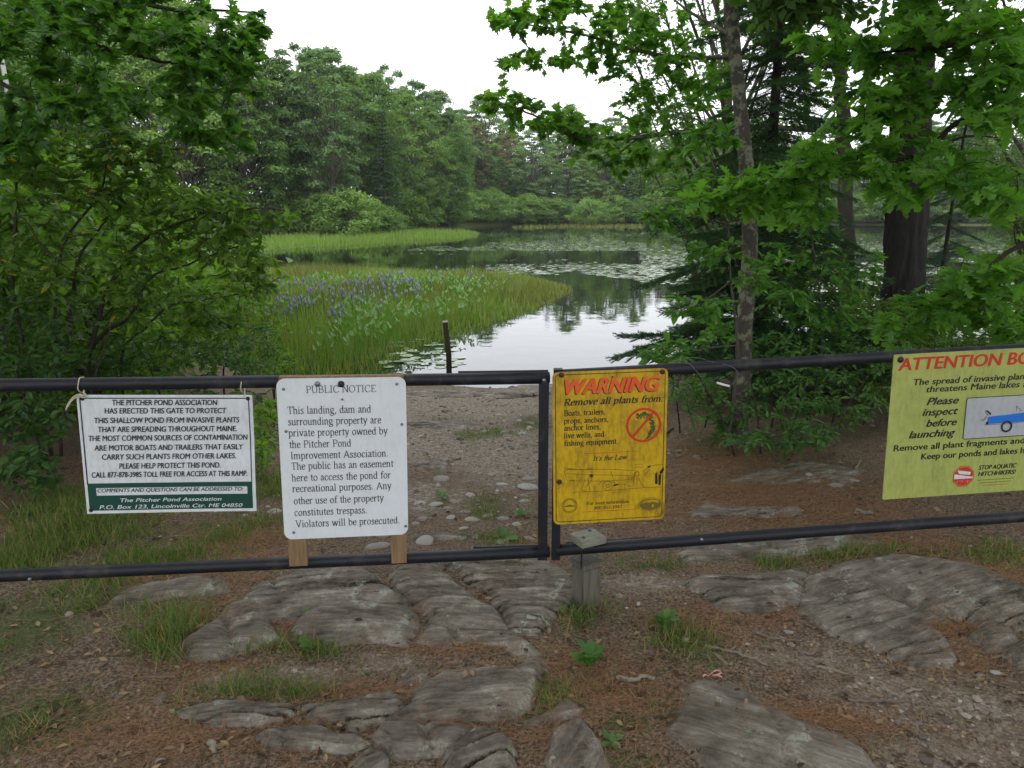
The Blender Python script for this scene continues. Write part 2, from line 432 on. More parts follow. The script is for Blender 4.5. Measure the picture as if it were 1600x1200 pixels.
# ------------------------------------------------------------------ ground, water
GRASS = [(40, 990, 150, 100), (60, 1130, 160, 90), (210, 870, 120, 30), (290, 845, 90, 25), (110, 840, 110, 35), (90, 800, 160, 35), (330, 825, 90, 28), (20, 890, 110, 45), (250, 1000, 70, 45), (440, 1012, 60, 12),
         (390, 1082, 70, 12), (470, 1085, 60, 12), (910, 970, 45, 30), (1060, 1000, 60, 30), (880, 1090, 60, 45), (980, 1130, 70, 30), (990, 1195, 60, 30),
         (1310, 868, 60, 14), (1205, 880, 60, 12), (1030, 885, 60, 10), (1430, 868, 90, 14), (750, 680, 70, 12), (690, 660, 40, 8), (830, 660, 40, 14), (760, 790, 60, 25),
         (1120, 690, 60, 18), (430, 760, 60, 20), (410, 700, 40, 50), (1560, 870, 90, 20), (690, 785, 30, 10), (770, 845, 40, 12), (500, 1020, 40, 10)]
GRAVEL = [(720, 640, 200, 35), (700, 700, 160, 40), (560, 690, 160, 60), (800, 720, 120, 60), (640, 780, 120, 30), (1010, 915, 90, 25), (480, 1060, 120, 30), (350, 1070, 70, 25),
          (1400, 1090, 170, 60), (1540, 1120, 160, 90), (1250, 1030, 120, 30), (1500, 1190, 200, 50), (600, 1040, 80, 25), (980, 660, 60, 40)]
NEEDLE = [(1200, 780, 220, 60), (1330, 800, 150, 60), (1130, 720, 130, 40), (1440, 850, 150, 25), (1100, 980, 110, 35), (1180, 960, 90, 30), (1500, 985, 60, 40), (1480, 1040, 80, 20),
          (760, 1000, 60, 30), (700, 1015, 90, 15), (780, 925, 40, 40), (880, 1130, 50, 60), (950, 1080, 120, 60), (640, 920, 50, 30), (450, 985, 30, 30), (370, 960, 80, 40),
          (560, 1080, 140, 20), (330, 1060, 100, 50), (250, 1150, 200, 60), (230, 760, 150, 60), (400, 850, 120, 40), (300, 910, 150, 20), (1300, 1130, 110, 40), (720, 1150, 120, 20), (900, 1050, 80, 40), (1560, 900, 90, 40), (830, 860, 80, 30), (1000, 800, 90, 40)]
def zones(spec):
    out = []
    for u, v, ru, rv in spec:
        c = on_ground(u, v); a = on_ground(u + ru, v); t = on_ground(u, v - rv); bb = on_ground(u, v + rv) if v + rv < 1500 else c
        out.append((c[0], (t[1] + bb[1]) / 2, abs(a[0] - c[0]), max(abs(t[1] - bb[1]) / 2, 0.05)))
    return out
ZG, ZV, ZN = zones(GRASS), zones(GRAVEL), zones(NEEDLE)
def zmask(Z, x, y):
    s = np.zeros_like(x)
    for cx, cy, rx, ry in Z:
        s = np.maximum(s, np.exp(-(((x - cx) / rx) ** 2 + ((y - cy) / ry) ** 2) * 0.9))
    return s

def axis_pts(segs):
    out = []
    for a, b, st in segs: out.append(np.arange(a, b, st))
    return np.concatenate(out + [[segs[-1][1]]])
gx = axis_pts([(-900, -200, 60), (-200, -40, 6), (-40, -10, 1.5), (-10, -3, 0.2), (-3, 3.4, 0.035), (3.4, 10, 0.2), (10, 40, 1.5), (40, 200, 6), (200, 900, 60)])
gy = axis_pts([(-300, -30, 30), (-30, -5, 2), (-5, 1.4, 0.3), (1.4, 6.0, 0.03), (6.0, 11, 0.07), (11, 16, 0.25), (16, 40, 1.2), (40, 200, 4), (200, 1500, 80)])
X, Y = np.meshgrid(gx, gy)
Z = G(X, Y)
V = np.stack([X, Y, Z], -1).reshape(-1, 3)
nx, ny = len(gx), len(gy)
I = (np.arange(ny - 1)[:, None] * nx + np.arange(nx - 1)[None]).ravel()
Fq = np.stack([I, I + 1, I + nx + 1, I + nx], 1)
xf, yf_ = V[:, 0], V[:, 1]
inner = (np.abs(xf) < 12) & (yf_ < 16) & (yf_ > -6)
mk = np.zeros((len(V), 4), np.float32); mk[:, 3] = 1
mk[:, 1] = 0.1
mk[inner, 0] = zmask(ZV, xf[inner], yf_[inner]) * np.clip(0.62 + 0.12 * (yf_[inner] - 2.6), .58, .95)
mk[inner, 1] = 0.12 + 0.6 * zmask(ZN, xf[inner], yf_[inner])
mk[inner, 2] = zmask(ZG, xf[inner], yf_[inner]) * 0.8
mk[:, 2] = np.where(inner, mk[:, 2], 0.95)
g = link('ground', mk_mesh('ground', V, Fq, M['ground'], True, None, mk)); g['kind'] = 'structure'
wb = MB()
wx = axis_pts([(-80.0, 260, 20)]); wy = axis_pts([(5.0, 165, 16)])
WX, WY = np.meshgrid(wx, wy); k = len(wx)
I = (np.arange(len(wy) - 1)[:, None] * k + np.arange(k - 1)[None]).ravel()
w = link('pond_water', mk_mesh('pond_water', np.stack([WX, WY, np.full_like(WX, WATER)], -1).reshape(-1, 3), np.stack([I, I + 1, I + k + 1, I + k], 1), M['water'])); w['kind'] = 'structure'

# ------------------------------------------------------------------ bedrock slabs
SLABS = [
 ([(345, 968), (400, 925), (460, 900), (540, 884), (572, 890), (600, 918), (634, 946), (560, 952), (500, 956), (470, 970), (430, 962), (400, 970)], .075, 8, 'broad layered grey bedrock slab under the wooden battens of the notice'),
 ([(285, 1012), (340, 975), (400, 964), (418, 974), (437, 1008), (390, 1016), (320, 1036), (295, 1032)], .08, 6, 'dark streaked bedrock lobe left of the needle filled notch'),
 ([(448, 1004), (468, 974), (510, 958), (570, 948), (632, 948), (657, 966), (647, 992), (635, 1010), (560, 1007), (500, 1010)], .1, 3, 'smooth rounded bedrock lobe right of the needle filled notch'),
 ([(610, 905), (640, 882), (680, 878), (705, 905), (727, 930), (762, 955), (792, 985), (770, 990), (700, 990), (680, 975), (657, 950), (628, 930)], .07, 2, 'layered bedrock strip running from the lower rail between two needle filled cracks'),
 ([(650, 1003), (675, 982), (760, 986), (800, 990), (832, 1010), (850, 1037), (812, 1030), (780, 1010), (730, 1002), (700, 1016)], .05, 4, 'low broken bedrock edge above the long patch of orange needles'),
 ([(700, 882), (760, 874), (830, 872), (875, 892), (902, 925), (895, 947), (862, 967), (842, 988), (800, 987), (788, 960), (758, 930), (725, 912)], .055, 0, 'finely layered bedrock ledge beside the short wooden gate post'),
 ([(655, 1078), (690, 1050), (740, 1048), (800, 1050), (840, 1033), (858, 1045), (847, 1066), (832, 1110), (800, 1132), (700, 1132), (605, 1132), (638, 1100)], .07, 5, 'large flat grey bedrock slab below the long patch of orange needles'),
 ([(618, 1071), (640, 1048), (674, 1045), (657, 1071)], .05, 30, 'small rounded bedrock knob at the corner of the large flat slab'),
 ([(272, 1119), (340, 1102), (420, 1101), (472, 1110), (442, 1131), (400, 1145), (340, 1138)], .055, 6, 'long thin low bedrock rib with tapered ends lying in brown litter'),
 ([(476, 1108), (560, 1095), (612, 1083), (640, 1098), (602, 1130), (560, 1146), (500, 1131)], .045, 8, 'flat split bedrock plate between the thin rib and the large flat slab'),
 ([(393, 1157), (440, 1143), (500, 1140), (530, 1153), (560, 1150), (577, 1165), (540, 1180), (480, 1172), (420, 1174)], .065, -4, 'pale narrow bedrock rib with a rounded top'),
 ([(577, 1162), (600, 1137), (680, 1137), (734, 1150), (728, 1170), (680, 1187), (620, 1187)], .1, -3, 'smooth rounded grey boulder like bedrock ridge with a dark underside'),
 ([(690, 1187), (740, 1147), (792, 1154), (807, 1180), (802, 1222), (700, 1222)], .09, 20, 'blocky pale bedrock lump with ochre lichen'),
 ([(543, 1208), (570, 1179), (602, 1182), (607, 1222), (550, 1225)], .07, 40, 'small dark bedrock tip ringed by orange needles'),
 ([(848, 1192), (860, 1149), (902, 1129), (932, 1150), (947, 1185), (964, 1222), (860, 1222)], .085, 60, 'pale mottled bedrock hump beside the small clover like weed'),
 ([(823, 1131), (860, 1115), (890, 1093), (908, 1109), (897, 1126), (850, 1139)], .05, 22, 'small jagged bedrock flake with loose chips on top'),
 ([(1038, 1142), (1062, 1110), (1075, 1078), (1100, 1066), (1142, 1070), (1182, 1094), (1242, 1124), (1292, 1150), (1342, 1180), (1370, 1222), (1120, 1222), (1078, 1182)], .08, -28, 'large humped bedrock boulder with lichen spots and a pinkish patch'),
 ([(1056, 913), (1110, 904), (1180, 899), (1247, 886), (1258, 905), (1252, 930), (1247, 947), (1200, 953), (1130, 953), (1085, 926)], .055, 6, 'tan bedrock bands split by a crack, two pale blocks at the edge'),
 ([(1250, 962), (1262, 905), (1310, 884), (1390, 869), (1480, 876), (1560, 898), (1600, 922), (1650, 960), (1650, 990), (1560, 984), (1500, 970), (1452, 976), (1482, 1000), (1472, 1030), (1400, 1031), (1330, 1012), (1280, 987)], .05, 24, 'huge dark sloping bedrock outcrop with slanting layers'),
 ([(1408, 1032), (1450, 1014), (1494, 1025), (1484, 1047), (1430, 1047)], .04, 5, 'low brown bedrock toe half buried in grit'),
 ([(1513, 1002), (1530, 979), (1560, 979), (1592, 1000), (1582, 1020), (1540, 1020)], .1, 10, 'round greenish boulder set in orange needles'),
 ([(1563, 1027), (1600, 1003), (1655, 1008), (1655, 1042), (1590, 1047)], .08, 0, 'rounded brown boulder beside the round greenish one'),
 ([(170, 946), (190, 925), (240, 911), (320, 904), (347, 904), (352, 926), (310, 931), (270, 936), (220, 946), (190, 953)], .055, 10, 'purplish low bedrock hump beside the green grass'),
 ([(1078, 852), (1200, 834), (1300, 833), (1372, 847), (1300, 863), (1180, 871), (1080, 882), (1058, 866)], .045, 3, 'flat layered bedrock ledge behind the lower rail of the gate'),
 ([(1072, 802), (1105, 787), (1162, 794), (1242, 794), (1252, 806), (1150, 810), (1090, 810)], .05, 2, 'thin grey bedrock ledge with a raised pale end in the needles'),
 ([(1135, 752), (1250, 724), (1352, 735), (1330, 756), (1200, 757)], .025, 4, 'flush brown bedrock sheet in front of the undergrowth'),
 ([(636, 662), (700, 656), (765, 665), (742, 671), (660, 670)], .03, -4, 'thin pale bedrock sill crossing the gravel ramp'),
 ([(636, 730), (690, 717), (712, 714), (692, 733), (650, 738)], .045, 12, 'flat wedge shaped bedrock flake in the ramp gravel'),
 ([(610, 614), (700, 607), (785, 610), (805, 618), (700, 622)], .03, 0, 'wet low bedrock sheet at the waterline of the ramp'),
 ([(738, 614), (840, 599), (880, 603), (862, 617), (760, 624)], .05, 6, 'pale tilted bedrock sheet rising from the waterline'),
 ([(915, 580), (960, 567), (1005, 566), (1020, 582), (930, 588)], .12, 4, 'pale bedrock shelf at the water behind the yellow sign'),
 ([(640, 838), (690, 832), (760, 836), (700, 846), (650, 846)], .03, 2, 'thin bedrock sheet showing beyond the lower rail of the gate'),
]
ROCK_Z = []     # (polygon xy, sampler) so that litter can lie on the rocks
def poly_dist(px, py, poly):
    """signed distance, positive inside"""
    d = np.full(px.shape, 1e9); ins = np.zeros(px.shape, bool)
    n = len(poly)
    for i in range(n):
        x1, y1 = poly[i]; x2, y2 = poly[(i + 1) % n]
        dx, dy = x2 - x1, y2 - y1
        t = np.clip(((px - x1) * dx + (py - y1) * dy) / (dx * dx + dy * dy + 1e-9), 0, 1)
        d = np.minimum(d, np.hypot(px - x1 - t * dx, py - y1 - t * dy))
        c = (y1 > py) != (y2 > py)
        ins ^= c & (px < (x2 - x1) * (py - y1) / (y2 - y1 + 1e-12) + x1)
    return np.where(ins, d, -d)
for si, (px, H, ang, lab) in enumerate(SLABS):
    poly = [tuple(on_ground(u, v)[:2]) for u, v in px]
    P = np.array(poly); lo, hi = P.min(0) - 0.06, P.max(0) + 0.06
    far = P[:, 1].mean()
    st = max(0.009, 0.0042 * far, math.sqrt((hi - lo).prod() / 26000))
    ax_, ay_ = np.arange(lo[0], hi[0], st), np.arange(lo[1], hi[1], st)
    X, Y = np.meshgrid(ax_, ay_)
    d = poly_dist(X, Y, poly)
    size = min(hi - lo); wid = np.clip(size * 0.16, 0.03, 0.075); d = d + min(.02, .03 * size)
    d = d + 0.14 * min(1, size) * (fbm(X * 6, Y * 6, si + 40, 5) - 0.5)
    a = R(ang); uu = X * math.cos(a) + Y * math.sin(a); vv = -X * math.sin(a) + Y * math.cos(a)
    vv = vv + 0.16 * (fbm(uu * 0.9, vv * 1.2, si, 2) - 0.5) + 0.025 * (fbm(uu * 9, vv * 9, si, 2) - 0.5)
    rise = np.clip(d / wid, -0.6, 1); dome = np.where(rise > 0, 1 - (1 - rise) ** 2.2, rise * 1.4)
    lay = vv * 15 + 3.2 * fbm(uu * 0.35 + 9, vv * 7, si + 3, 3) + 1.2 * fbm(uu * 1.6, vv * 14, si + 13, 2); fr = lay - np.floor(lay)
    gl_ = np.hypot(*np.gradient(lay, st)) + 1e-3; ed = np.minimum(fr, 1 - fr) / gl_
    lay2 = vv * 43 + 3 * fbm(uu * 1.6, vv * 9, si + 7, 2); fr2 = lay2 - np.floor(lay2)
    amp = (0.5 + fbm(uu * 2.2, np.floor(lay) * 3.3, si + 12, 2)) * (.25 + .95 * np.clip((fbm(uu * 1.4, vv * 3.5, si + 15, 3) - .4) * 5, 0, 1))
    soft = 0.25 if 'smooth' in lab or 'round' in lab or 'hump' in lab else 1.0
    h = 0.5 * H * dome * (0.45 + 1.1 * fbm(X * 2.6, Y * 2.6, si + 9, 3)) + (0.016 * fr * amp - 0.020 * amp * np.clip(1 - ed / .010, 0, 1) + 0.012 * np.abs(fr2 - .5) * amp) * np.clip(dome, 0, 1) * soft \
        + 0.008 * (fbm(X * 22, Y * 22, si + 5, 3) - 0.5)
    # cross joints
    jt = np.abs(((uu * 1.15 + 0.35 * vv + 0.2 * fbm(uu * 2, vv * 2, si + 2, 2) + si * 0.37) % 1) - 0.5)
    joint = np.clip((0.03 - jt) / 0.03, 0, 1)
    h -= joint * 0.02 * (0.3 + fbm(uu * 5, vv * 5, si + 21, 2)) * np.clip(dome, 0, 1)
    Zr = G(X, Y) + h - 0.006
    cav = np.clip(np.clip(1.25 - ed / .012, 0, 1) * (amp - .1) * max(soft, .4) + joint * 0.4 + np.clip(0.5 - dome, 0, 1) * 0.8, 0, 1)
    keep = (d > -wid * 0.55)
    nx, ny = len(ax_), len(ay_)
    kk = keep[:-1, :-1] & keep[1:, :-1] & keep[:-1, 1:] & keep[1:, 1:]
    I = (np.arange(ny - 1)[:, None] * nx + np.arange(nx - 1)[None])[kk]
    if len(I) < 4: continue
    Fq = np.stack([I, I + 1, I + nx + 1, I + nx], 1)
    used = np.unique(Fq); rem = np.zeros(nx * ny, int); rem[used] = np.arange(len(used))
    c = np.array([P[:, 0].mean(), P[:, 1].mean(), 0]); c[2] = g1(c[0], c[1])
    Vr = np.stack([X, Y, Zr], -1).reshape(-1, 3)[used] - c
    Rm = np.array([[math.cos(a), math.sin(a), 0], [-math.sin(a), math.cos(a), 0], [0, 0, 1]])
    o = link('rock_outcrop', mk_mesh('rock_outcrop', Vr @ Rm.T, rem[Fq], M['rock'], True, None, cav.ravel()[used]), None, c)
    o.rotation_euler = (0, 0, a)
    tag(o, lab, 'rock', 'bedrock slabs showing through the ground')
    ROCK_Z.append((lo, hi, st, Zr))
def surf(x, y):
    """ground or rock top, whichever is higher"""
    z = G(x, y)
    for lo, hi, st, Zr in ROCK_Z:
        i = np.rint((x - lo[0]) / st).astype(int); j = np.rint((y - lo[1]) / st).astype(int)
        ok = (i >= 0) & (j >= 0) & (i < Zr.shape[1]) & (j < Zr.shape[0])
        z[ok] = np.maximum(z[ok], Zr[j[ok], i[ok]])
    return z

# ------------------------------------------------------------------ lettering
TEXTS = []      # (curve object, target object parent, placement) flushed in one go
def sans(parent, name, mat, body, x0, x1, zb, cap, y, bold=0.0, shear=0.0):
    """a line of built-in sans lettering stretched to x0..x1, cap height cap, baseline zb"""
    c = bpy.data.curves.new('t', 'FONT'); c.body = body; c.size = 1.0; c.shear = shear; c.resolution_u = 4
    o = link('t', c); TEXTS.append((o, parent, name, mat, x0, x1, zb, cap, y, bold))
def flush_text():
    dg = bpy.context.evaluated_depsgraph_get(); dg.update()
    for o, parent, name, mat, x0, x1, zb, cap, y, bold in TEXTS:
        me = o.evaluated_get(dg).to_mesh()
        V = np.zeros(len(me.vertices) * 3); me.vertices.foreach_get('co', V); V = V.reshape(-1, 3)
        me.calc_loop_triangles()
        Fc = np.zeros(len(me.loop_triangles) * 3, int); me.loop_triangles.foreach_get('vertices', Fc); Fc = Fc.reshape(-1, 3)
        o.evaluated_get(dg).to_mesh_clear()
        sx = (x1 - x0) / (V[:, 0].max() - V[:, 0].min()); sz = cap / 0.70
        W = np.stack([x0 + (V[:, 0] - V[:, 0].min()) * sx, np.full(len(V), y), zb + V[:, 1] * sz], 1)
        if bold > .004:     # heavier strokes: three copies a hair apart
            e_ = bold * 1.0 * sz; m_ = len(W)
            W = np.concatenate([W + [dx * e_, -.0001 * q_, dz * e_ * .5] for q_, (dx, dz) in enumerate(((-1, 0), (1, 0), (0, 1), (0, -1)))]); Fc = np.concatenate([Fc + m_ * q_ for q_ in range(4)])
        if parent is s1:
            a_, b_ = W[:, 0] / w1, W[:, 2] / h1
            W[:, 1] += bend1(a_, b_)
        link(name, mk_mesh(name, W, Fc, mat), parent)
    for t in TEXTS:
        c = t[0].data; bpy.data.objects.remove(t[0]); bpy.data.curves.remove(c)

# a small pen-drawn roman: strokes are ribbons whose width depends on direction, plus thin serifs
def _el(cx, cy, rx, ry, n=18): return [(cx + rx * math.cos(t), cy + ry * math.sin(t)) for t in np.linspace(0.4, 2 * math.pi + 0.4, n)]
C = 'c'; L = 'l'; S = 's'
ROMAN = {
 'a': (.40, [(C, [(.07, .34), (.12, .44), (.22, .45), (.28, .35)]), (L, [(.28, .37), (.28, .08), (.38, .01)]), (C, [(.28, .27), (.13, .21), (.06, .11), (.12, .01), (.21, .04), (.28, .11)])]),
 'b': (.45, [(L, [(.09, .68), (.09, .02)]), (C, [(.09, .34), (.2, .45), (.34, .38), (.38, .22), (.33, .06), (.2, 0), (.09, .06)]), (S, [(.05, .67, .1)])]),
 'c': (.39, [(C, [(.33, .35), (.24, .45), (.12, .40), (.06, .22), (.12, .04), (.23, 0), (.35, .09)])]),
 'd': (.45, [(L, [(.34, .68), (.34, .0)]), (C, [(.34, .34), (.23, .45), (.1, .38), (.06, .22), (.11, .06), (.22, 0), (.34, .08)]), (S, [(.30, .67, .1), (.38, .01, .1)])]),
 'e': (.40, [(L, [(.07, .26), (.34, .26)]), (C, [(.34, .26), (.31, .4), (.2, .45), (.1, .38), (.06, .22), (.11, .05), (.22, 0), (.35, .1)])]),
 'f': (.31, [(C, [(.34, .62), (.26, .68), (.17, .6), (.15, .45)]), (L, [(.15, .5), (.15, 0)]), (L, [(.03, .44), (.28, .44)]), (S, [(.15, 0, .2)])]),
 'g': (.44, [(C, _el(.19, .31, .13, .14)), (C, _el(.2, -.11, .17, .1)), (C, [(.12, .19), (.08, .1), (.16, .05), (.3, .02), (.36, -.06)]), (L, [(.27, .41), (.40, .43)])]),
 'h': (.46, [(L, [(.09, .68), (.09, 0)]), (C, [(.09, .33), (.2, .44), (.3, .42), (.34, .3)]), (L, [(.34, .32), (.34, 0)]), (S, [(.05, .67, .1), (.09, 0, .18), (.34, 0, .18)])]),
 'i': (.25, [(L, [(.12, .45), (.12, 0)]), (L, [(.12, .65), (.12, .58)]), (S, [(.08, .44, .1), (.12, 0, .2)])]),
 'k': (.46, [(L, [(.09, .68), (.09, 0)]), (L, [(.34, .45), (.1, .2)]), (L, [(.18, .27), (.36, 0)]), (S, [(.05, .67, .1), (.09, 0, .18), (.36, 0, .18)])]),
 'l': (.25, [(L, [(.12, .68), (.12, 0)]), (S, [(.08, .67, .1), (.12, 0, .2)])]),
 'm': (.71, [(L, [(.09, .45), (.09, 0)]), (C, [(.09, .33), (.19, .44), (.29, .42), (.33, .3)]), (L, [(.33, .32), (.33, 0)]), (C, [(.33, .33), (.44, .44), (.54, .42), (.58, .3)]), (L, [(.58, .32), (.58, 0)]), (S, [(.05, .44, .1), (.09, 0, .17), (.33, 0, .17), (.58, 0, .17)])]),
 'n': (.46, [(L, [(.09, .45), (.09, 0)]), (C, [(.09, .33), (.2, .44), (.3, .42), (.34, .3)]), (L, [(.34, .32), (.34, 0)]), (S, [(.05, .44, .1), (.09, 0, .18), (.34, 0, .18)])]),
 'o': (.45, [(C, _el(.22, .225, .16, .225))]),
 'p': (.45, [(L, [(.09, .45), (.09, -.2)]), (C, [(.09, .34), (.2, .45), (.34, .38), (.38, .22), (.33, .06), (.2, 0), (.09, .06)]), (S, [(.05, .44, .1), (.09, -.2, .2)])]),
 'q': (.45, [(L, [(.34, .45), (.34, -.2)]), (C, [(.34, .34), (.23, .45), (.1, .38), (.06, .22), (.11, .06), (.22, 0), (.34, .08)]), (S, [(.34, -.2, .2)])]),
 'r': (.33, [(L, [(.09, .45), (.09, 0)]), (C, [(.09, .28), (.17, .42), (.24, .44), (.3, .40)]), (S, [(.05, .44, .1), (.09, 0, .2)])]),
 's': (.35, [(C, [(.27, .35), (.2, .45), (.11, .43), (.07, .34), (.15, .26), (.25, .18), (.28, .09), (.2, 0), (.1, .01), (.05, .1)])]),
 't': (.28, [(C, [(.13, .58), (.13, .3), (.13, .1), (.18, .01), (.26, .05)]), (L, [(.02, .44), (.26, .44)])]),
 'u': (.46, [(C, [(.09, .45), (.09, .2), (.11, .05), (.2, 0), (.34, .1)]), (L, [(.34, .45), (.34, 0)]), (S, [(.05, .44, .1), (.30, .44, .1), (.38, .01, .1)])]),
 'v': (.44, [(L, [(.07, .45), (.22, .01)]), (L, [(.22, .01), (.37, .45)]), (S, [(.07, .45, .18), (.37, .45, .16)])]),
 'w': (.66, [(L, [(.07, .45), (.2, .01)]), (L, [(.2, .01), (.33, .43)]), (L, [(.33, .43), (.46, .01)]), (L, [(.46, .01), (.59, .45)]), (S, [(.07, .45, .16), (.33, .45, .14), (.59, .45, .15)])]),
 'x': (.44, [(L, [(.06, .45), (.36, 0)]), (L, [(.35, .45), (.07, 0)]), (S, [(.06, .45, .16), (.36, 0, .16)])]),
 'y': (.44, [(L, [(.07, .45), (.22, .02)]), (C, [(.37, .45), (.24, .08), (.16, -.15), (.06, -.2)]), (S, [(.07, .45, .18), (.37, .45, .16)])]),
 'A': (.64, [(L, [(.3, .66), (.56, 0)]), (L, [(.3, .66), (.07, 0)]), (L, [(.15, .22), (.45, .22)]), (S, [(.07, 0, .18), (.56, 0, .22)])]),
 'B': (.58, [(L, [(.13, .66), (.13, 0)]), (C, [(.13, .65), (.34, .65), (.44, .56), (.42, .41), (.3, .36), (.13, .36)]), (C, [(.3, .36), (.46, .3), (.5, .16), (.4, .02), (.13, .01)]), (S, [(.1, .66, .14), (.1, 0, .14)])]),
 'C': (.60, [(C, [(.54, .5), (.46, .63), (.32, .66), (.15, .58), (.07, .33), (.15, .07), (.32, 0), (.46, .03), (.56, .14)])]),
 'E': (.55, [(L, [(.13, .66), (.13, 0)]), (L, [(.06, .65), (.49, .65), (.5, .54)]), (L, [(.13, .35), (.4, .35)]), (L, [(.06, .01), (.49, .01), (.52, .14)])]),
 'F': (.52, [(L, [(.13, .66), (.13, 0)]), (L, [(.06, .65), (.48, .65), (.49, .54)]), (L, [(.13, .35), (.38, .35)]), (S, [(.13, 0, .22)])]),
 'I': (.31, [(L, [(.15, .66), (.15, 0)]), (S, [(.15, .66, .22), (.15, 0, .22)])]),
 'L': (.54, [(L, [(.13, .66), (.13, 0)]), (L, [(.06, .01), (.49, .01), (.52, .16)]), (S, [(.13, .66, .22)])]),
 'N': (.66, [(L, [(.12, .66), (.12, 0)]), (L, [(.12, .66), (.55, 0)]), (L, [(.55, 0), (.55, .66)]), (S, [(.1, .66, .18), (.12, 0, .18), (.55, .66, .18)])]),
 'O': (.66, [(C, _el(.33, .33, .26, .33, 26))]),
 'P': (.52, [(L, [(.13, .66), (.13, 0)]), (C, [(.13, .65), (.34, .65), (.46, .55), (.44, .38), (.32, .31), (.13, .31)]), (S, [(.1, .66, .14), (.13, 0, .22)])]),
 'R': (.60, [(L, [(.13, .66), (.13, 0)]), (C, [(.13, .65), (.34, .65), (.46, .55), (.44, .4), (.32, .33), (.13, .33)]), (L, [(.28, .33), (.54, 0)]), (S, [(.1, .66, .14), (.13, 0, .22), (.55, 0, .12)])]),
 'T': (.56, [(L, [(.28, .66), (.28, 0)]), (L, [(.04, .54), (.05, .65), (.51, .65), (.52, .54)]), (S, [(.28, 0, .22)])]),
 'U': (.64, [(C, [(.13, .66), (.13, .3), (.17, .06), (.33, 0), (.48, .06), (.53, .3), (.53, .66)]), (S, [(.13, .66, .22), (.53, .66, .18)])]),
 'V': (.62, [(L, [(.08, .66), (.32, .01)]), (L, [(.32, .01), (.54, .66)]), (S, [(.08, .66, .22), (.54, .66, .18)])]),
 '0': (.45, [(C, _el(.22, .33, .15, .33, 22))]), '1': (.45, [(L, [(.24, .66), (.24, 0)]), (L, [(.12, .56), (.24, .65)]), (S, [(.24, 0, .24)])]),
 '2': (.45, [(C, [(.07, .52), (.14, .65), (.28, .65), (.36, .52), (.28, .32), (.07, .03)]), (L, [(.07, .04), (.38, .04)])]),
 '4': (.45, [(L, [(.29, .66), (.29, 0)]), (L, [(.29, .66), (.05, .2), (.4, .2)])]),
 '5': (.45, [(L, [(.36, .65), (.14, .65), (.1, .38)]), (C, [(.1, .38), (.26, .4), (.37, .25), (.32, .06), (.18, 0), (.06, .06)])]),
 '8': (.45, [(C, _el(.22, .5, .12, .15)), (C, _el(.22, .18, .16, .18))]), '9': (.45, [(C, _el(.22, .46, .15, .2)), (C, [(.37, .46), (.34, .2), (.1, 0)])]),
 '-': (.30, [(L, [(.05, .22), (.25, .22)])]), '.': (.22, [(L, [(.1, .08), (.1, 0)])]), ',': (.22, [(C, [(.1, .08), (.12, .0), (.06, -.12)])]),
 ':': (.24, [(L, [(.11, .08), (.11, 0)]), (L, [(.11, .44), (.11, .36)])]), "'": (.2, [(L, [(.1, .66), (.09, .5)])]), ' ': (.26, []),
}
def ribbon(mb, pts, wid_fn, y, tr):
    P = np.asarray(pts, float); T = norm(np.gradient(P, axis=0)); N = np.stack([-T[:, 1], T[:, 0]], 1)
    w = wid_fn(T)[:, None] / 2
    A, B = P + N * w, P - N * w
    Q = np.concatenate([A, B]); n = len(P); i = np.arange(n - 1)
    mb.add(tr(Q, y), np.stack([i, i + 1, n + i + 1, n + i], 1))
def roman(parent, name, mat, body, x0, x1, zb, cap, y, thick=.085, thin=.032, shear=0.0):
    adv = sum(ROMAN[ch][0] for ch in body); s = cap / 0.66; sx = (x1 - x0) / adv
    mb = MB(); cur = 0.0
    nib = R(22)
    def wf(T): return thin + (thick - thin) * np.abs(T[:, 1] * math.cos(nib) - T[:, 0] * math.sin(nib))
    for ch in body:
        wdt, strokes = ROMAN[ch]
        def tr(Q, yy, cur=cur):
            return np.stack([x0 + (cur + Q[:, 0]) * sx + shear * Q[:, 1] * s, np.full(len(Q), yy), zb + Q[:, 1] * s], 1)
        for k, pts in strokes:
            if k == S:
                for (a, b_, ww) in pts: ribbon(mb, [(a - ww / 2, b_ + .012), (a + ww / 2, b_ + .012)], lambda T: np.full(len(T), thin), y, tr)
            else:
                if k == C: pts = smooth_path(np.array(pts), 4) if len(pts) < 12 else pts
                ribbon(mb, pts, wf, y, tr)
        cur += wdt
    return mb.build(name, mat, parent)

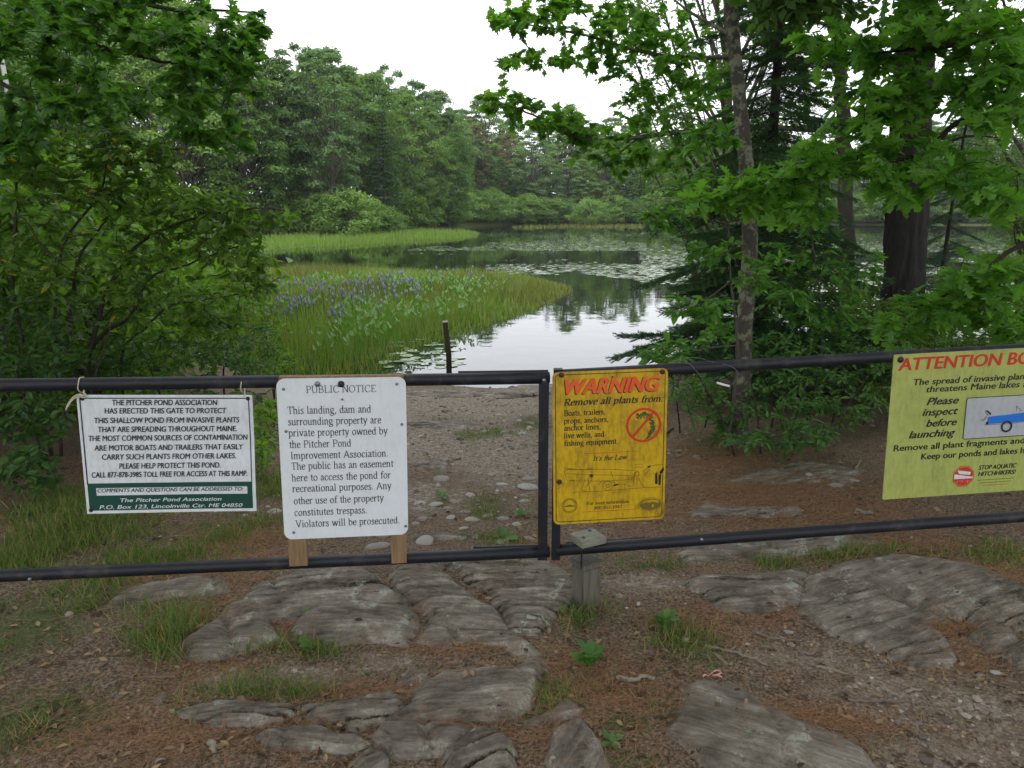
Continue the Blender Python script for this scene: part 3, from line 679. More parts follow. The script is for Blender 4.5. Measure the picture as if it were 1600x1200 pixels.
# ------------------------------------------------------------------ gate
def gate_y(x): return 2.9 + (0.14 if x < 0.13 else 0.09) * (x - 0.13)
def at_gate(u, v, off=0.0):
    """hit the upright plane of the gate, off metres in front of it"""
    r = ray(u, v); k = 0.14 if u < 862 else 0.09
    t = (2.9 - off - k * 0.13) / (r[1] - k * r[0]); return CAM + r * t
def pipe(name, a, b, r, parent, mat='pipe_paint', k=16):
    mb = MB(); mb.add(*tube(np.linspace(a, b, 9), r, k)); return mb.build(name, M[mat], parent, True)
def bolt(parent, name, p, r, mat, d=0.008, sides=10):
    """domed bolt head facing the viewer side (-y local)"""
    mb = MB()
    prof = [(1.25, 0.0), (1.25, 0.25), (1.0, 0.3), (0.85, 0.8), (0.4, 1.0)]
    th = np.arange(sides) * 2 * math.pi / sides
    V = np.concatenate([[[p[0] + r * q * math.cos(t), p[1] - d * h, p[2] + r * q * math.sin(t)] for t in th] for q, h in prof] + [[[p[0], p[1] - d, p[2]]]])
    F = [[i * sides + j, i * sides + (j + 1) % sides, (i + 1) * sides + (j + 1) % sides, (i + 1) * sides + j] for i in range(len(prof) - 1) for j in range(sides)]
    F = [f[:3] for f in F] + [[f[0], f[2], f[3]] for f in F] + [[4 * sides + j, 4 * sides + (j + 1) % sides, 5 * sides] for j in range(sides)]
    mb.add(V, F); return mb.build(name, M[mat], parent)
PR = 0.0235
gl = empty('pipe_gate', (0, 0, 0), 'black pipe gate leaf carrying the two white signs', 'gate')
gr = empty('pipe_gate', (0, 0, 0), 'black pipe gate leaf carrying the yellow and the lime signs', 'gate')
tl0, tl1 = at_gate(-420, 607.5), at_gate(858, 590.5)
bl0, bl1 = at_gate(-420, 918), at_gate(858, 862)
pipe('top_rail', tl0, tl1, PR, gl); pipe('bottom_rail', bl0, bl1, PR, gl)
def square_post(name, a, b, s, parent):
    mb = MB(); a, b = np.asarray(a), np.asarray(b)
    mb.box((a + b) / 2, (s, s, np.linalg.norm(b - a))); return mb.build(name, M['pipe_paint'], parent)
p_top, p_bot = at_gate(850, 588), at_gate(850, 868)
square_post('end_post', (p_top[0], p_top[1], p_bot[2] - .012), (p_top[0], p_top[1], p_top[2] + .012), .038, gl)
pe = square_post('far_post', (tl0[0], tl0[1], bl0[2] - .3), tl0 + np.array([0, 0, .05]), .09, gl)
tr0, tr1 = at_gate(868, 587), at_gate(2000, 523)
br0, br1 = at_gate(868, 860), at_gate(2000, 778)
pipe('top_rail', tr0, tr1, PR, gr); pipe('bottom_rail', br0, br1, PR, gr)
q_top, q_bot = at_gate(872, 584), at_gate(872, 868)
square_post('end_post', (q_top[0], q_top[1], q_bot[2] - .012), (q_top[0], q_top[1], q_top[2] + .02), .034, gr)
square_post('far_post', (tr1[0], tr1[1], br1[2] - .3), tr1 + np.array([0, 0, .05]), .09, gr)
for a, b, root in (((716, 584), (856, 582), gl), ((740, 858), (856, 854), gl), ((885, 851), (1008, 843), gr)):
    pipe('latch_rod', at_gate(*a, -.045), at_gate(*b, -.045), 0.011, root)
bolt(gl, 'bolt', at_gate(850, 594, .0195), .008, 'bolt_steel')
for (u, v, m_) in ((548, 878, 'bolt_dark'), (47, 905, 'bolt_steel')): bolt(gl, 'bolt', at_gate(u, v, PR * .98), .006, m_)
for (u, v) in ((1096, 843),): bolt(gr, 'bolt', at_gate(u, v, PR * .98), .006, 'bolt_steel')
pl = MB(); a, b = at_gate(880, 575), at_gate(1035, 570); pl.box((a + b) / 2 + np.array([0, 0, .004]), (np.linalg.norm(b - a), .03, .004), Matrix.Rotation(-0.0, 3, 'Y')); 
# wire looped over the right hand top rail
wr = empty('wire_loop', at_gate(1110, 575), 'grey wire looped over the gate rail with a white sleeve', 'wire')
w0 = np.array(wr.location)
ws = [at_gate(1040, 577, .0) + [0, -.0, .024], at_gate(1075, 568, .02), at_gate(1088, 580, .035), at_gate(1100, 592, .03), at_gate(1120, 598, .03), at_gate(1138, 603, .035), at_gate(1152, 592, .035), at_gate(1150, 578, .03), at_gate(1135, 570, .022), at_gate(1118, 567, .012), at_gate(1085, 569, .0) + [0, 0, .026], at_gate(1050, 575, .0) + [0, 0, .026]]
mb = MB(); mb.add(*tube(smooth_path(np.array(ws) - w0, 6), .0014, 6)); mb.build('wire', M['wire'], wr, True)
mb = MB(); mb.add(*tube(np.array([at_gate(1120, 598, .03), at_gate(1130, 601, .033), at_gate(1140, 603.5, .035)]) - w0, .0045, 8)); mb.build('sleeve', M['white_sleeve'], wr, True)

# short wooden rest post under the gates
pb = on_ground(917, 927)
pc = at_gate(917, 850)
gp = empty('wooden_post', (pc[0], pc[1] , g1(pc[0], pc[1])), 'short weathered wooden post with a bolted cap under the gate rail', 'post', rz=R(28))
zt = at_gate(917, 868)[2] - gp.location.z
def part_box(root, name, c, d, mat, bev=0.006):
    me = None
    import bmesh
    bm = bmesh.new(); bmesh.ops.create_cube(bm, size=1)
    for v_ in bm.verts: v_.co = Vector((c[0] + v_.co.x * d[0], c[1] + v_.co.y * d[1], c[2] + v_.co.z * d[2]))
    bmesh.ops.bevel(bm, geom=bm.edges[:], offset=bev, segments=2, affect='EDGES')
    me = bpy.data.meshes.new(name); bm.to_mesh(me); bm.free(); me.materials.append(M[mat])
    return link(name, me, root)
part_box(gp, 'post', (0, 0, zt / 2 - .07), (.088, .088, zt + .06), 'wood_grey', .004)
part_box(gp, 'collar', (0, 0, zt - .028), (.1, .1, .024), 'wood_grey', .003)
cap = part_box(gp, 'cap', (0, -.004, zt + .078), (.118, .102, .03), 'wood_cap', .003)
for dx, dy in ((-.032, -.02), (.03, .025)):
    mb = MB(); mb.add(*tube(np.array([[dx, dy, zt + .092], [dx, dy, zt + .1]]), .008, 8)); mb.add(*tube(np.array([[dx, dy, zt + .1], [dx, dy, zt + .104]]), .0045, 6)); mb.build('bolt', M['bolt_steel'], cap)
for dx, dy in ((-.05, -.038),):
    mb = MB(); mb.add(*tube(np.array([[dx, dy, zt - .03], [dx, dy, zt + .07]]), .004, 6)); mb.build('bolt', M['bolt_dark'], gp)

# ------------------------------------------------------------------ signs
def sign_root(name, TL, TR, BL, off, label):
    a, b, c = at_gate(*TL, off), at_gate(*TR, off), at_gate(*BL, off)
    X_ = norm(b - a); Y_ = norm(np.cross(np.array([0, 0, 1.0]), X_)); Z_ = np.cross(X_, Y_)
    w, h = np.linalg.norm(b - a), float(np.dot(a - c, Z_))
    o = link(name, None); o.empty_display_size = .1
    mid = (a + b) / 2 - Z_ * h
    Mx = Matrix(((X_[0], Y_[0], Z_[0], mid[0]), (X_[1], Y_[1], Z_[1], mid[1]), (X_[2], Y_[2], Z_[2], mid[2]), (0, 0, 0, 1)))
    o.matrix_world = Mx
    tag(o, label, 'sign')
    def loc(u, v):   # pixel -> local x,z on the face
        r_ = ray(u, v); t_ = np.dot(mid - CAM, Y_) / np.dot(r_, Y_); p = CAM + r_ * t_ - mid
        return float(np.dot(p, X_)), float(np.dot(p, Z_))
    return o, float(w), h, loc
def plate(parent, name, mat, w, h, rad, t=.003, y=0.0, cx=0.0, z0=0.0, skew=0.0, wave=0.0):
    """rounded sheet, front face at y, thickness t behind it"""
    nseg = 7; pts = []
    for (sx, sz, a0) in ((1, 1, 0), (-1, 1, 90), (-1, -1, 180), (1, -1, 270)):
        for k_ in range(nseg):
            th = R(a0 + 90 * k_ / (nseg - 1)); pts.append((cx + sx * (w / 2 - rad) + rad * math.cos(th), z0 + h / 2 + sz * (h / 2 - rad) + rad * math.sin(th)))
    P = np.array(pts); n = len(P)
    V = np.concatenate([np.stack([P[:, 0], np.full(n, y), P[:, 1]], 1), np.stack([P[:, 0], np.full(n, y + t), P[:, 1]], 1), [[cx, y, z0 + h / 2], [cx, y + t, z0 + h / 2]]])
    q = np.arange(n); q2 = (q + 1) % n
    F = np.concatenate([np.stack([q2, q, np.full(n, 2 * n)], 1), np.stack([n + q, n + q2, np.full(n, 2 * n + 1)], 1), np.stack([q, q2, n + q2], 1), np.stack([q, n + q2, n + q], 1)])
    mb = MB(); mb.add(V, F); return mb.build(name, M[mat], parent)
def outline(parent, name, mat, w, h, rad, lw, y, cx=0.0, z0=0.0):
    pts = []
    for (sx, sz, a0) in ((1, 1, 0), (-1, 1, 90), (-1, -1, 180), (1, -1, 270)):
        for k_ in range(6):
            th = R(a0 + 18 * k_); pts.append((math.cos(th), math.sin(th), cx + sx * (w / 2 - rad), z0 + h / 2 + sz * (h / 2 - rad)))
    V = []; n = len(pts)
    for rr in (rad + lw / 2, max(rad - lw / 2, 0)): V += [(c + rr * a, y, d + rr * b_) for a, b_, c, d in pts]
    q = np.arange(n); q2 = (q + 1) % n
    mb = MB(); mb.add(V, np.stack([q, q2, n + q2, n + q], 1)); return mb.build(name, M[mat], parent)
def strokes(parent, name, mat, lines, lw, y):
    mb = MB()
    def tr(Q, yy): return np.stack([Q[:, 0], np.full(len(Q), yy), Q[:, 1]], 1)
    for ln in lines: ribbon(mb, ln, lambda T: np.full(len(T), lw), y, tr)
    return mb.build(name, M[mat], parent)
def polyfill(parent, name, mat, polys, y):
    if 1 < len(polys) < 10:
        for q in polys: polyfill(parent, name, mat, [q], y)
        return
    mb = MB()
    for pts in polys:
        P = np.array(pts, float); n = len(P); c = P.mean(0)
        V = np.concatenate([np.stack([P[:, 0], np.full(n, y), P[:, 1]], 1), [[c[0], y, c[1]]]]); q = np.arange(n)
        mb.add(V, np.stack([(q + 1) % n, q, np.full(n, n)], 1))
    return mb.build(name, M[mat], parent)
def disc(x, z, rx, rz, n=20, a=0.0):
    return [(x + rx * math.cos(t) * math.cos(a) - rz * math.sin(t) * math.sin(a), z + rx * math.cos(t) * math.sin(a) + rz * math.sin(t) * math.cos(a)) for t in np.linspace(0, 2 * math.pi, n, endpoint=False)]
E = .0008

# -- white sign with green foot, tied on with string
s1, w1, h1, L1 = sign_root('notice_sign', (119, 617), (394, 617), (134, 803), .03, 'white sign with a green foot band tied to the gate rail with string')
cx = 0.01
board = MB()
nu, nv = 24, 16
UU, VV = np.meshgrid(np.linspace(-.5, .5, nu), np.linspace(0, 1, nv))
# the thin sheet is slightly bent: lower right corner curls forward
def bend1(a_, b_): return -0.009 * np.clip(a_ - .2, 0, 1) * np.clip(.6 - b_, 0, 1) * 4 - .003 * np.sin(b_ * 7) * (a_ + .5)
bend = bend1(UU, VV)
skx = (0.5 - VV) * 0.0
V = np.stack([UU * w1 + skx, bend, VV * h1], -1).reshape(-1, 3)
I = (np.arange(nv - 1)[:, None] * nu + np.arange(nu - 1)[None]).ravel(); Fq = np.stack([I, I + 1, I + nu + 1, I + nu], 1)
Vb = V + np.array([0, .0025, 0]); rim = np.concatenate([np.arange(nu), np.arange(nu - 1, nu * nv, nu)[1:], np.arange(nu * nv - 1, nu * (nv - 1) - 1, -1)[1:], np.arange(nu * (nv - 1), -1, -nu)[1:-1]])
r2 = np.roll(rim, -1); nn_ = nu * nv
board.add(np.concatenate([V, Vb]), np.concatenate([Fq, Fq[:, ::-1] + nn_, np.stack([rim, rim + nn_, r2 + nn_, r2], 1)]))
board.build('board', M['sign_white'], s1)
Yf = -.0135
def bent_patch(name, mat, x0, x1, z0, z1, y, nu=14, nv=8):
    U, W_ = np.meshgrid(np.linspace(x0, x1, nu), np.linspace(z0, z1, nv)); uu, vv = U / w1, W_ / h1
    b_ = bend1(uu, vv)
    I = (np.arange(nv - 1)[:, None] * nu + np.arange(nu - 1)[None]).ravel()
    mb = MB(); mb.add(np.stack([U, b_ - y, W_], -1).reshape(-1, 3), np.stack([I, I + 1, I + nu + 1, I + nu], 1)); return mb.build(name, M[mat], s1)
bent_patch('green_band', 'print_green', -w1 / 2 + .01, w1 / 2 - .012, .012, h1 * .262, .001)
bent_patch('white_strip', 'sign_white', -w1 * .435, w1 * .45, h1 * .158, h1 * .222, .002)
for nm, x0, x1, z0, z1 in (('border_line', -w1 / 2 + .01, w1 / 2 - .012, h1 - .014, h1 - .010), ('border_line', -w1 / 2 + .009, -w1 / 2 + .013, h1 * .25, h1 - .012), ('border_line', w1 / 2 - .015, w1 / 2 - .0115, h1 * .25, h1 - .012)):
    bent_patch(nm, 'print_black', x0, x1, z0, z1, .0012, 14, 10)
lines1 = [('THE PITCHER POND ASSOCIATION', 175, 343, 633), ('HAS ERECTED THIS GATE TO PROTECT', 163, 357, 646), ('THIS SHALLOW POND FROM INVASIVE PLANTS', 147, 377, 661), ('THAT ARE SPREADING THROUGHOUT MAINE.', 153, 373, 675), ('THE MOST COMMON SOURCES OF CONTAMINATION', 138, 390, 689), ('ARE MOTOR BOATS AND TRAILERS THAT EASILY', 147, 383, 704), ('CARRY SUCH PLANTS FROM OTHER LAKES.', 159, 372, 718), ('PLEASE HELP PROTECT THIS POND.', 186, 348, 732), ('CALL 877-878-3985 TOLL FREE FOR ACCESS AT THIS RAMP.', 143, 390, 746)]
for body, ua, ub, vb in lines1:
    xa, z = L1(ua + 1, vb); xb, _ = L1(ub - 3, vb); sans(s1, 'lettering', M['print_black'], body, xa, xb, z, .0205, -.0022, .02, .12)
for body, ua, ub, vb, mt, cp_ in (('COMMENTS AND QUESTIONS CAN BE ADDRESSED TO:', 153, 385, 769, 'print_black', .0145), ('The Pitcher Pond Association', 189, 351, 784, 'sign_white', .0145), ('P.O. Box 123, Lincolnville Ctr. ME 04850', 156, 384, 795, 'sign_white', .0145)):
    xa, z = L1(ua, vb); xb, _ = L1(ub - 4, vb); sans(s1, 'lettering', M[mt], body, xa, xb, z, cp_, -.0032, .02, .25)
for px in ((129, 622, 'bolt_dark'), (388, 622, 'bolt_dark'), (141, 800, 'bolt_dark'), (398, 796, 'bolt_rust')):
    x, z = L1(px[0], px[1]); bolt(s1, 'grommet', (np.clip(x, -w1 / 2 + .015, w1 / 2 - .015), -.003, np.clip(z, .015, h1 - .013)), .006, px[2], .003)
inv1 = s1.matrix_world.inverted()
def loc1(p): return np.array(inv1 @ Vector(p))
def tie(u, tail):
    top = at_gate(u, 590, 0.0); yb = at_gate(u, 603, .0)
    r_ = PR + .003; c = at_gate(u, 601.5, 0)
    pts = [c + np.array([.002 * math.sin(3 * t), -r_ * math.cos(t), r_ * math.sin(t)]) for t in np.linspace(-2.3, 2.3, 14)]
    k_ = at_gate(u + 2, 619, .036); pts = [k_] + pts + [k_ + np.array([0, .004, 0])]
    mb = MB(); mb.add(*tube(np.array([loc1(p) for p in smooth_path(pts, 3)]), .0022, 6))
    if tail:
        for q in ([(131, 618), (124, 616), (114, 621), (106, 632), (103, 641)], [(131, 618), (122, 619), (112, 626), (105, 637)], [(129, 612), (134, 617), (133, 621), (126, 620)]):
            mb.add(*tube(np.array([loc1(p) for p in smooth_path([at_gate(a, b_, .04) for a, b_ in q], 4)]), .0024, 6))
    mb.build('string', M['string'], s1, True)
tie(128, True); tie(380, False)

# -- PUBLIC NOTICE on two battens
s2, w2, h2, L2 = sign_root('notice_sign', (431, 592), (634, 589), (451, 843), .062, 'white public notice with rounded corners screwed to two wooden battens')
plate(s2, 'board', 'sign_white_bright', w2, h2, .03, .004, 0)
for (ua, ub) in ((452, 480), (620, 646)):
    xa, zb_ = L2(ua, 886 if ua < 500 else 881); xb, _ = L2(ub, 886); xb = min(xb, w2 / 2 - .008); xa = min(xa, xb - .058)
    mb = MB(); zt_ = h2 + .006; mb.box(((xa + xb) / 2, .021, (zb_ + zt_) / 2), (xb - xa, .033, zt_ - zb_)); mb.build('batten', M['wood_tan'], s2)
mb = MB(); xa, _ = L2(430, 590); xb, _ = L2(637, 590); mb.box((-.006, .021, h2 - .012), (w2 - .03, .030, .034)); mb.build('cross_batten', M['wood_tan'], s2)
lines2 = [('PUBLIC NOTICE', 478, 588, 614, .66), ('This landing, dam and', 449, 580, 647, 0), ('surrounding property are', 450, 596, 664.5, 0), ('private property owned by', 451, 606, 682, 0), ('the Pitcher Pond', 452, 549, 700, 0), ('Improvement Association.', 454, 607, 717.5, 0), ('The public has an easement', 455, 615, 734, 0), ('here to access the pond for', 456, 611, 752, 0), ('recreational purposes. Any', 457, 612, 769, 0), ('other use of the property', 459, 600, 788, 0), ('constitutes trespass.', 460, 574, 806, 0), ('Violators will be prosecuted.', 462, 625, 824, 0)]
for body, ua, ub, vb, _c in lines2:
    xa, z = L2(ua, vb); xb, z2 = L2(ub, vb - (ub - ua) * .035); o_ = roman(s2, 'lettering', M['print_black'], body, xa, xb, z, .0275 if _c == 0 else .026, -.0012, .082 if _c == 0 else .07, .034)
for (u, v) in ((443, 608), (620, 600), (447, 674), (628, 663), (459, 832), (634, 822)):
    x, z = L2(u, v); bolt(s2, 'screw', (x, 0, z), .0048, 'bolt_steel', .004)
for (u, v, r_, m_) in ((496, 600, .0085, 'bolt_steel'), (533, 600, .010, 'bolt_dark'), (535, 624, .0035, 'bolt_steel')):
    x, z = L2(u, v); bolt(s2, 'bolt', (x, 0, z), r_, m_, .009)

# -- yellow WARNING
s3, w3, h3, L3 = sign_root('warning_sign', (863, 582), (1044, 575), (865, 820), .03, 'yellow warning sign with red heading bolted to the right gate leaf')
plate(s3, 'board', 'sign_yellow', w3, h3, .022, .003, 0)
outline(s3, 'border_line', 'print_black', w3 - .022, h3 - .022, .014, .0028, -E, 0, .011)
xa, z = L3(884, 616); xb, _ = L3(1031, 616)
sans(s3, 'heading_shadow', M['print_black'], 'WARNING', xa - .003, xb - .003, z - .003, .060, -E, .05, .3)
sans(s3, 'heading', M['print_orange_red'], 'WARNING', xa, xb, z, .060, -2 * E, .045, .3)
for body, ua, ub, vb, c_, th, sh in (('Remove all plants from:', 880, 1036, 634, .026, .13, .28), ('Boats, trailers,', 881, 946, 650, .0215, .12, 0), ('props, anchors,', 881, 951, 662, .0215, .12, 0), ('anchor lines,', 881, 939, 673, .0215, .12, 0), ('live wells, and', 881, 944, 685, .0215, .12, 0), ('fishing equipment.', 881, 966, 697, .0215, .12, 0), ("It's the Law", 926, 979, 720, .019, .11, .25)):
    xa, z = L3(ua, vb); xb, _ = L3(ub, vb); roman(s3, 'lettering', M['print_black'], body, xa, xb, z, c_, -E, th, .045, sh)
for body, ua, ub, vb in (('For more information', 917, 983, 789), ('800-452-1942', 928, 972, 796)):
    xa, z = L3(ua, vb); xb, _ = L3(ub, vb); roman(s3, 'lettering', M['print_faded'], body, xa, xb, z, .013, -E, .12, .05)
for ua, ub, v in ((912, 998, 709), (910, 996, 800)):
    xa, z = L3(ua, v); xb, _ = L3(ub, v); strokes(s3, 'rule', 'print_red', [[(xa, z), (xb, z)]], .002, -E)
# weed under the red ring
xr, zr = L3(1005.5, 664); rr = .066
wl_ = []
rq = random.Random(3)
for k_ in range(90):
    t = k_ / 89; bx_, bz_ = (xr + .01 + .035 * math.sin(t * 2.6) - .012 * t, zr + .045 - .1 * t)
    wl_.append(disc(bx_ + rq.uniform(-.009, .009), bz_ + rq.uniform(-.008, .008), .006, .0022, 6, rq.uniform(0, 3)))
for k_ in range(34): wl_.append(disc(xr + rq.uniform(-.03, .01), zr + .04 + rq.uniform(-.012, .01), .006, .0022, 6, rq.uniform(0, 3)))
mid_ = len(wl_) // 2
for i_, pl_ in enumerate(wl_): pass
polyfill(s3, 'printed_weed', 'print_weed', wl_, -E)
rg = outline(s3, 'prohibition_ring', 'print_red', rr * 2, rr * 2, rr - .0001, .009, -2 * E, xr, zr - rr)
strokes(s3, 'prohibition_slash', 'print_red', [[(xr - .045, zr - .05), (xr + .04, zr + .052)]], .009, -3 * E)
# boat on trailer with two people, line drawing
def PX(*pts): return [L3(860 + x / 4.445, 560 + y / 4.445) for x, y in pts]
draw = [PX((95, 775), (250, 770), (430, 770), (590, 780)), PX((95, 775), (115, 850), (400, 852), (560, 840), (600, 785)), PX((110, 800), (300, 808), (560, 812)), PX((90, 760), (230, 775), (200, 860)), PX((420, 785), (445, 870)), PX((330, 880), (360, 850), (420, 850), (460, 880), (520, 875), (560, 890)), PX((150, 930), (300, 925), (430, 915), (640, 898), (780, 892)), PX((590, 735), (640, 733), (640, 755), (590, 758), (590, 735)), PX((590, 785), (575, 860)), PX((610, 830), (640, 880), (655, 898)), PX((645, 890), (645, 870)), PX((640, 790), (690, 745), (740, 740), (785, 735)), PX((690, 770), (650, 820)), PX((240, 840), (215, 915), (250, 925)), PX((260, 830), (275, 925)), PX((290, 840), (240, 900)), PX((110, 770), (150, 768), (150, 780)), PX((230, 770), (300, 765))]
def ringp(x, y, r_): return [L3(860 + (x + r_ * math.cos(t)) / 4.445, 560 + (y + r_ * math.sin(t)) / 4.445) for t in np.linspace(0, 6.3, 20)]
draw += [ringp(398, 885, 32), ringp(398, 885, 12), ringp(600, 800, 16), ringp(282, 818, 14)]
strokes(s3, 'boat_drawing', 'print_faded', draw, .0016, -E)
polyfill(s3, 'printed_figure', 'print_black', [PX((728, 800), (742, 785), (745, 870), (726, 872)), PX((750, 805), (770, 810), (765, 880), (750, 878)), PX((755, 790), (785, 752), (790, 775), (765, 810)), PX((270, 815), (285, 806), (298, 815), (285, 828)), PX((675, 750), (690, 742), (697, 752), (682, 762)), PX((435, 878), (475, 868), (470, 880), (440, 888)), PX((135, 848), (165, 845), (165, 851), (135, 852))], -E)
# two faded emblems along the foot
cxl, czl = L3(890, 790)
strokes(s3, 'round_emblem', 'print_brown', [disc(cxl, czl, .031, .031, 28) + disc(cxl, czl, .031, .031, 28)[:1], disc(cxl, czl, .024, .024, 24) + disc(cxl, czl, .024, .024, 24)[:1]], .0016, -E)
polyfill(s3, 'emblem_fill', 'print_brown', [[(cxl - .023, czl - .002), (cxl - .008, czl + .002), (cxl + .004, czl + .005), (cxl + .01, czl + .001), (cxl + .023, czl - .001), (cxl + .023, czl - .005), (cxl - .023, czl - .005)]], -E)
strokes(s3, 'emblem_dashes', 'print_brown', [[(cxl + .0275 * math.cos(t), czl + .0275 * math.sin(t)), (cxl + .0275 * math.cos(t + .08), czl + .0275 * math.sin(t + .08))] for t in np.arange(0, 6.2, .16)], .004, -E)
cxo, czo = L3(1016, 788)
strokes(s3, 'oval_emblem', 'print_brown', [disc(cxo, czo, .05, .028, 30) + disc(cxo, czo, .05, .028, 30)[:1]], .0022, -E)
polyfill(s3, 'emblem_fill', 'print_brown', [disc(cxo, czo, .045, .0235, 30)], -E)
polyfill(s3, 'emblem_sky', 'sign_yellow', [[(cxo - .04, czo + .004), (cxo - .02, czo + .012), (cxo - .005, czo + .006), (cxo + .012, czo + .013), (cxo + .04, czo + .004), (cxo + .028, czo + .016), (cxo, czo + .021), (cxo - .028, czo + .016)], disc(cxo + .01, czo - .006, .005, .007, 10)], -2 * E)
for (u, v) in ((877, 586), (1035, 581), (874, 753)):
    x, z = L3(u, v); bolt(s3, 'bolt', (x, 0, z), .0085, 'bolt_rust', .008)
x, z = L3(957, 589); bolt(s3, 'hole_plug', (x, 0, z), .003, 'bolt_dark', .001)

# -- lime ATTENTION sign, running out of the frame on the right
s4, w4, h4, L4 = sign_root('boating_sign', (1397, 554.5), (1846, 531), (1377, 781), .03, 'lime green boating sign with dark red heading on the right gate leaf')
plate(s4, 'board', 'sign_lime', w4, h4, .006, .004, 0)
SL = -.052
def T4(body, ua, ub, va, cap, mat, bold, shear=.0, fn=None):
    xa, za = L4(ua, va); xb, _ = L4(ub, va); sans(s4, 'lettering', M[mat], body, xa, xb, za, cap, -E, bold, shear)
T4('ATTENTION BOATERS', 1404, 1404 + 284, 579, .05, 'print_red', .035, .12)
T4('The spread of invasive plants', 1427, 1427 + 183, 602, .026, 'print_black', .03, .12)
T4('threatens Maine lakes and ponds.', 1447, 1447 + 220, 613, .026, 'print_black', .03, .12)
T4('Please', 1448, 1497, 633, .031, 'print_black', .035, .3)
T4('inspect', 1441, 1496, 650, .031, 'print_black', .035, .3)
T4('before', 1447, 1494, 667, .031, 'print_black', .035, .3)
T4('launching', 1420, 1491, 685, .031, 'print_black', .035, .3)
T4('Remove all plant fragments and discard.', 1396, 1396 + 256, 705, .026, 'print_black', .03, .05)
T4('Keep our ponds and lakes healthy.', 1439, 1439 + 196, 718, .026, 'print_black', .03, .05)
xa, za = L4(1504, 686); xb, zb_ = L4(1680, 612); xt, zt_ = L4(1510, 622)
plate(s4, 'diagram_panel', 'print_grey', xb - xa, zt_ - za, .008, .0004, -2 * E, (xa + xb) / 2, za)
outline(s4, 'panel_border', 'print_black', xb - xa, zt_ - za, .008, .003, -3 * E, (xa + xb) / 2, za)
def Q4(*pts): return [L4(1370 + x / 4.617, 540 + y / 4.617) for x, y in pts]
polyfill(s4, 'printed_boat', 'print_blue', [Q4((800, 512), (930, 498), (1060, 482), (1250, 440), (1180, 505), (1060, 545), (930, 555), (790, 565))], -4 * E)
strokes(s4, 'trailer_line', 'print_black', [Q4((770, 570), (930, 562), (1060, 548), (1250, 530)), Q4((785, 470), (820, 495), (800, 500), (780, 480), (785, 470)), Q4((795, 500), (770, 530), (740, 535), (760, 545), (790, 520)), Q4((1005, 435), (1003, 470)), Q4((1005, 435), (1040, 470)), Q4((1060, 432), (1120, 425))], .0016, -4 * E)
wc = L4(1370 + 932 / 4.617, 540 + 582 / 4.617)
outline(s4, 'printed_wheel', 'print_black', .042, .042, .0209, .008, -5 * E, wc[0], wc[1] - .021)
polyfill(s4, 'printed_hull_motor', 'print_black', [Q4((782, 468), (792, 464), (822, 488), (815, 498)), Q4((785, 548), (800, 548), (798, 566), (783, 566))], -5 * E)
for body, x, x2, y in (('Motor', 682, 755, 498), ('Anchor', 850, 942, 465), ('Live wells', 952, 1075, 413), ('Bilge', 676, 740, 575), ('Axle', 836, 890, 600), ('Rollers', 1030, 1110, 582), ('Trailer lights', 640, 802, 634)):
    T4(body, 1370 + x / 4.617, 1370 + x2 / 4.617, 540 + y / 4.617, .0125, 'print_black', .03, .1)
oc = L4(1370 + 624 / 4.617, 540 + 943 / 4.617); ro = .049
def octo(r_): return [(oc[0] + r_ * math.cos(R(22.5 + 45 * k_)), oc[1] + r_ * math.sin(R(22.5 + 45 * k_))) for k_ in range(8)]
polyfill(s4, 'octagon_badge', 'print_red', [octo(ro)], -E)
strokes(s4, 'octagon_border', 'sign_lime', [octo(ro * .91) + octo(ro * .91)[:1]], .002, -2 * E)
polyfill(s4, 'badge_boat', 'sign_white', [[(oc[0] - .025, oc[1] + .02), (oc[0] - .028, oc[1] + .028), (oc[0] + .03, oc[1] + .018), (oc[0] + .028, oc[1] + .005), (oc[0] - .02, oc[1] + .012)], [(oc[0] - .042, oc[1] - .010), (oc[0] - .042, oc[1] + .012), (oc[0] + .042, oc[1] - .004), (oc[0] + .042, oc[1] - .010)]], -2 * E)
polyfill(s4, 'badge_dots', 'sign_white', [disc(oc[0] + rq.uniform(-.03, .03), oc[1] - .015 - abs(rq.gauss(0, .01)), .0012, .0012, 5) for _ in range(24)], -2 * E)
T4('STOP AQUATIC', 1529, 1587, 734, .019, 'print_black', .03, .2)
T4('HITCHHIKERS!', 1528, 1586, 744, .019, 'print_black', .03, .2)
for v_, ua, ub, m_ in ((750.5, 1527, 1583, 'print_faded'), (754.5, 1531, 1578, 'print_faded'), (758.5, 1536, 1574, 'print_red')):
    xa, z = L4(ua, v_); xb, _ = L4(ub, v_); ds = np.arange(xa, xb, .006); strokes(s4, 'tiny_print', m_, [[(q_, z), (q_ + rq.uniform(.003, .0052), z)] for q_ in ds], .0026, -E)
for (u, v) in ((1407, 562), (1836, 540)):
    x, z = L4(u, v); bolt(s4, 'bolt', (x, 0, z), .0105, 'bolt_dark', .01)
flush_text()

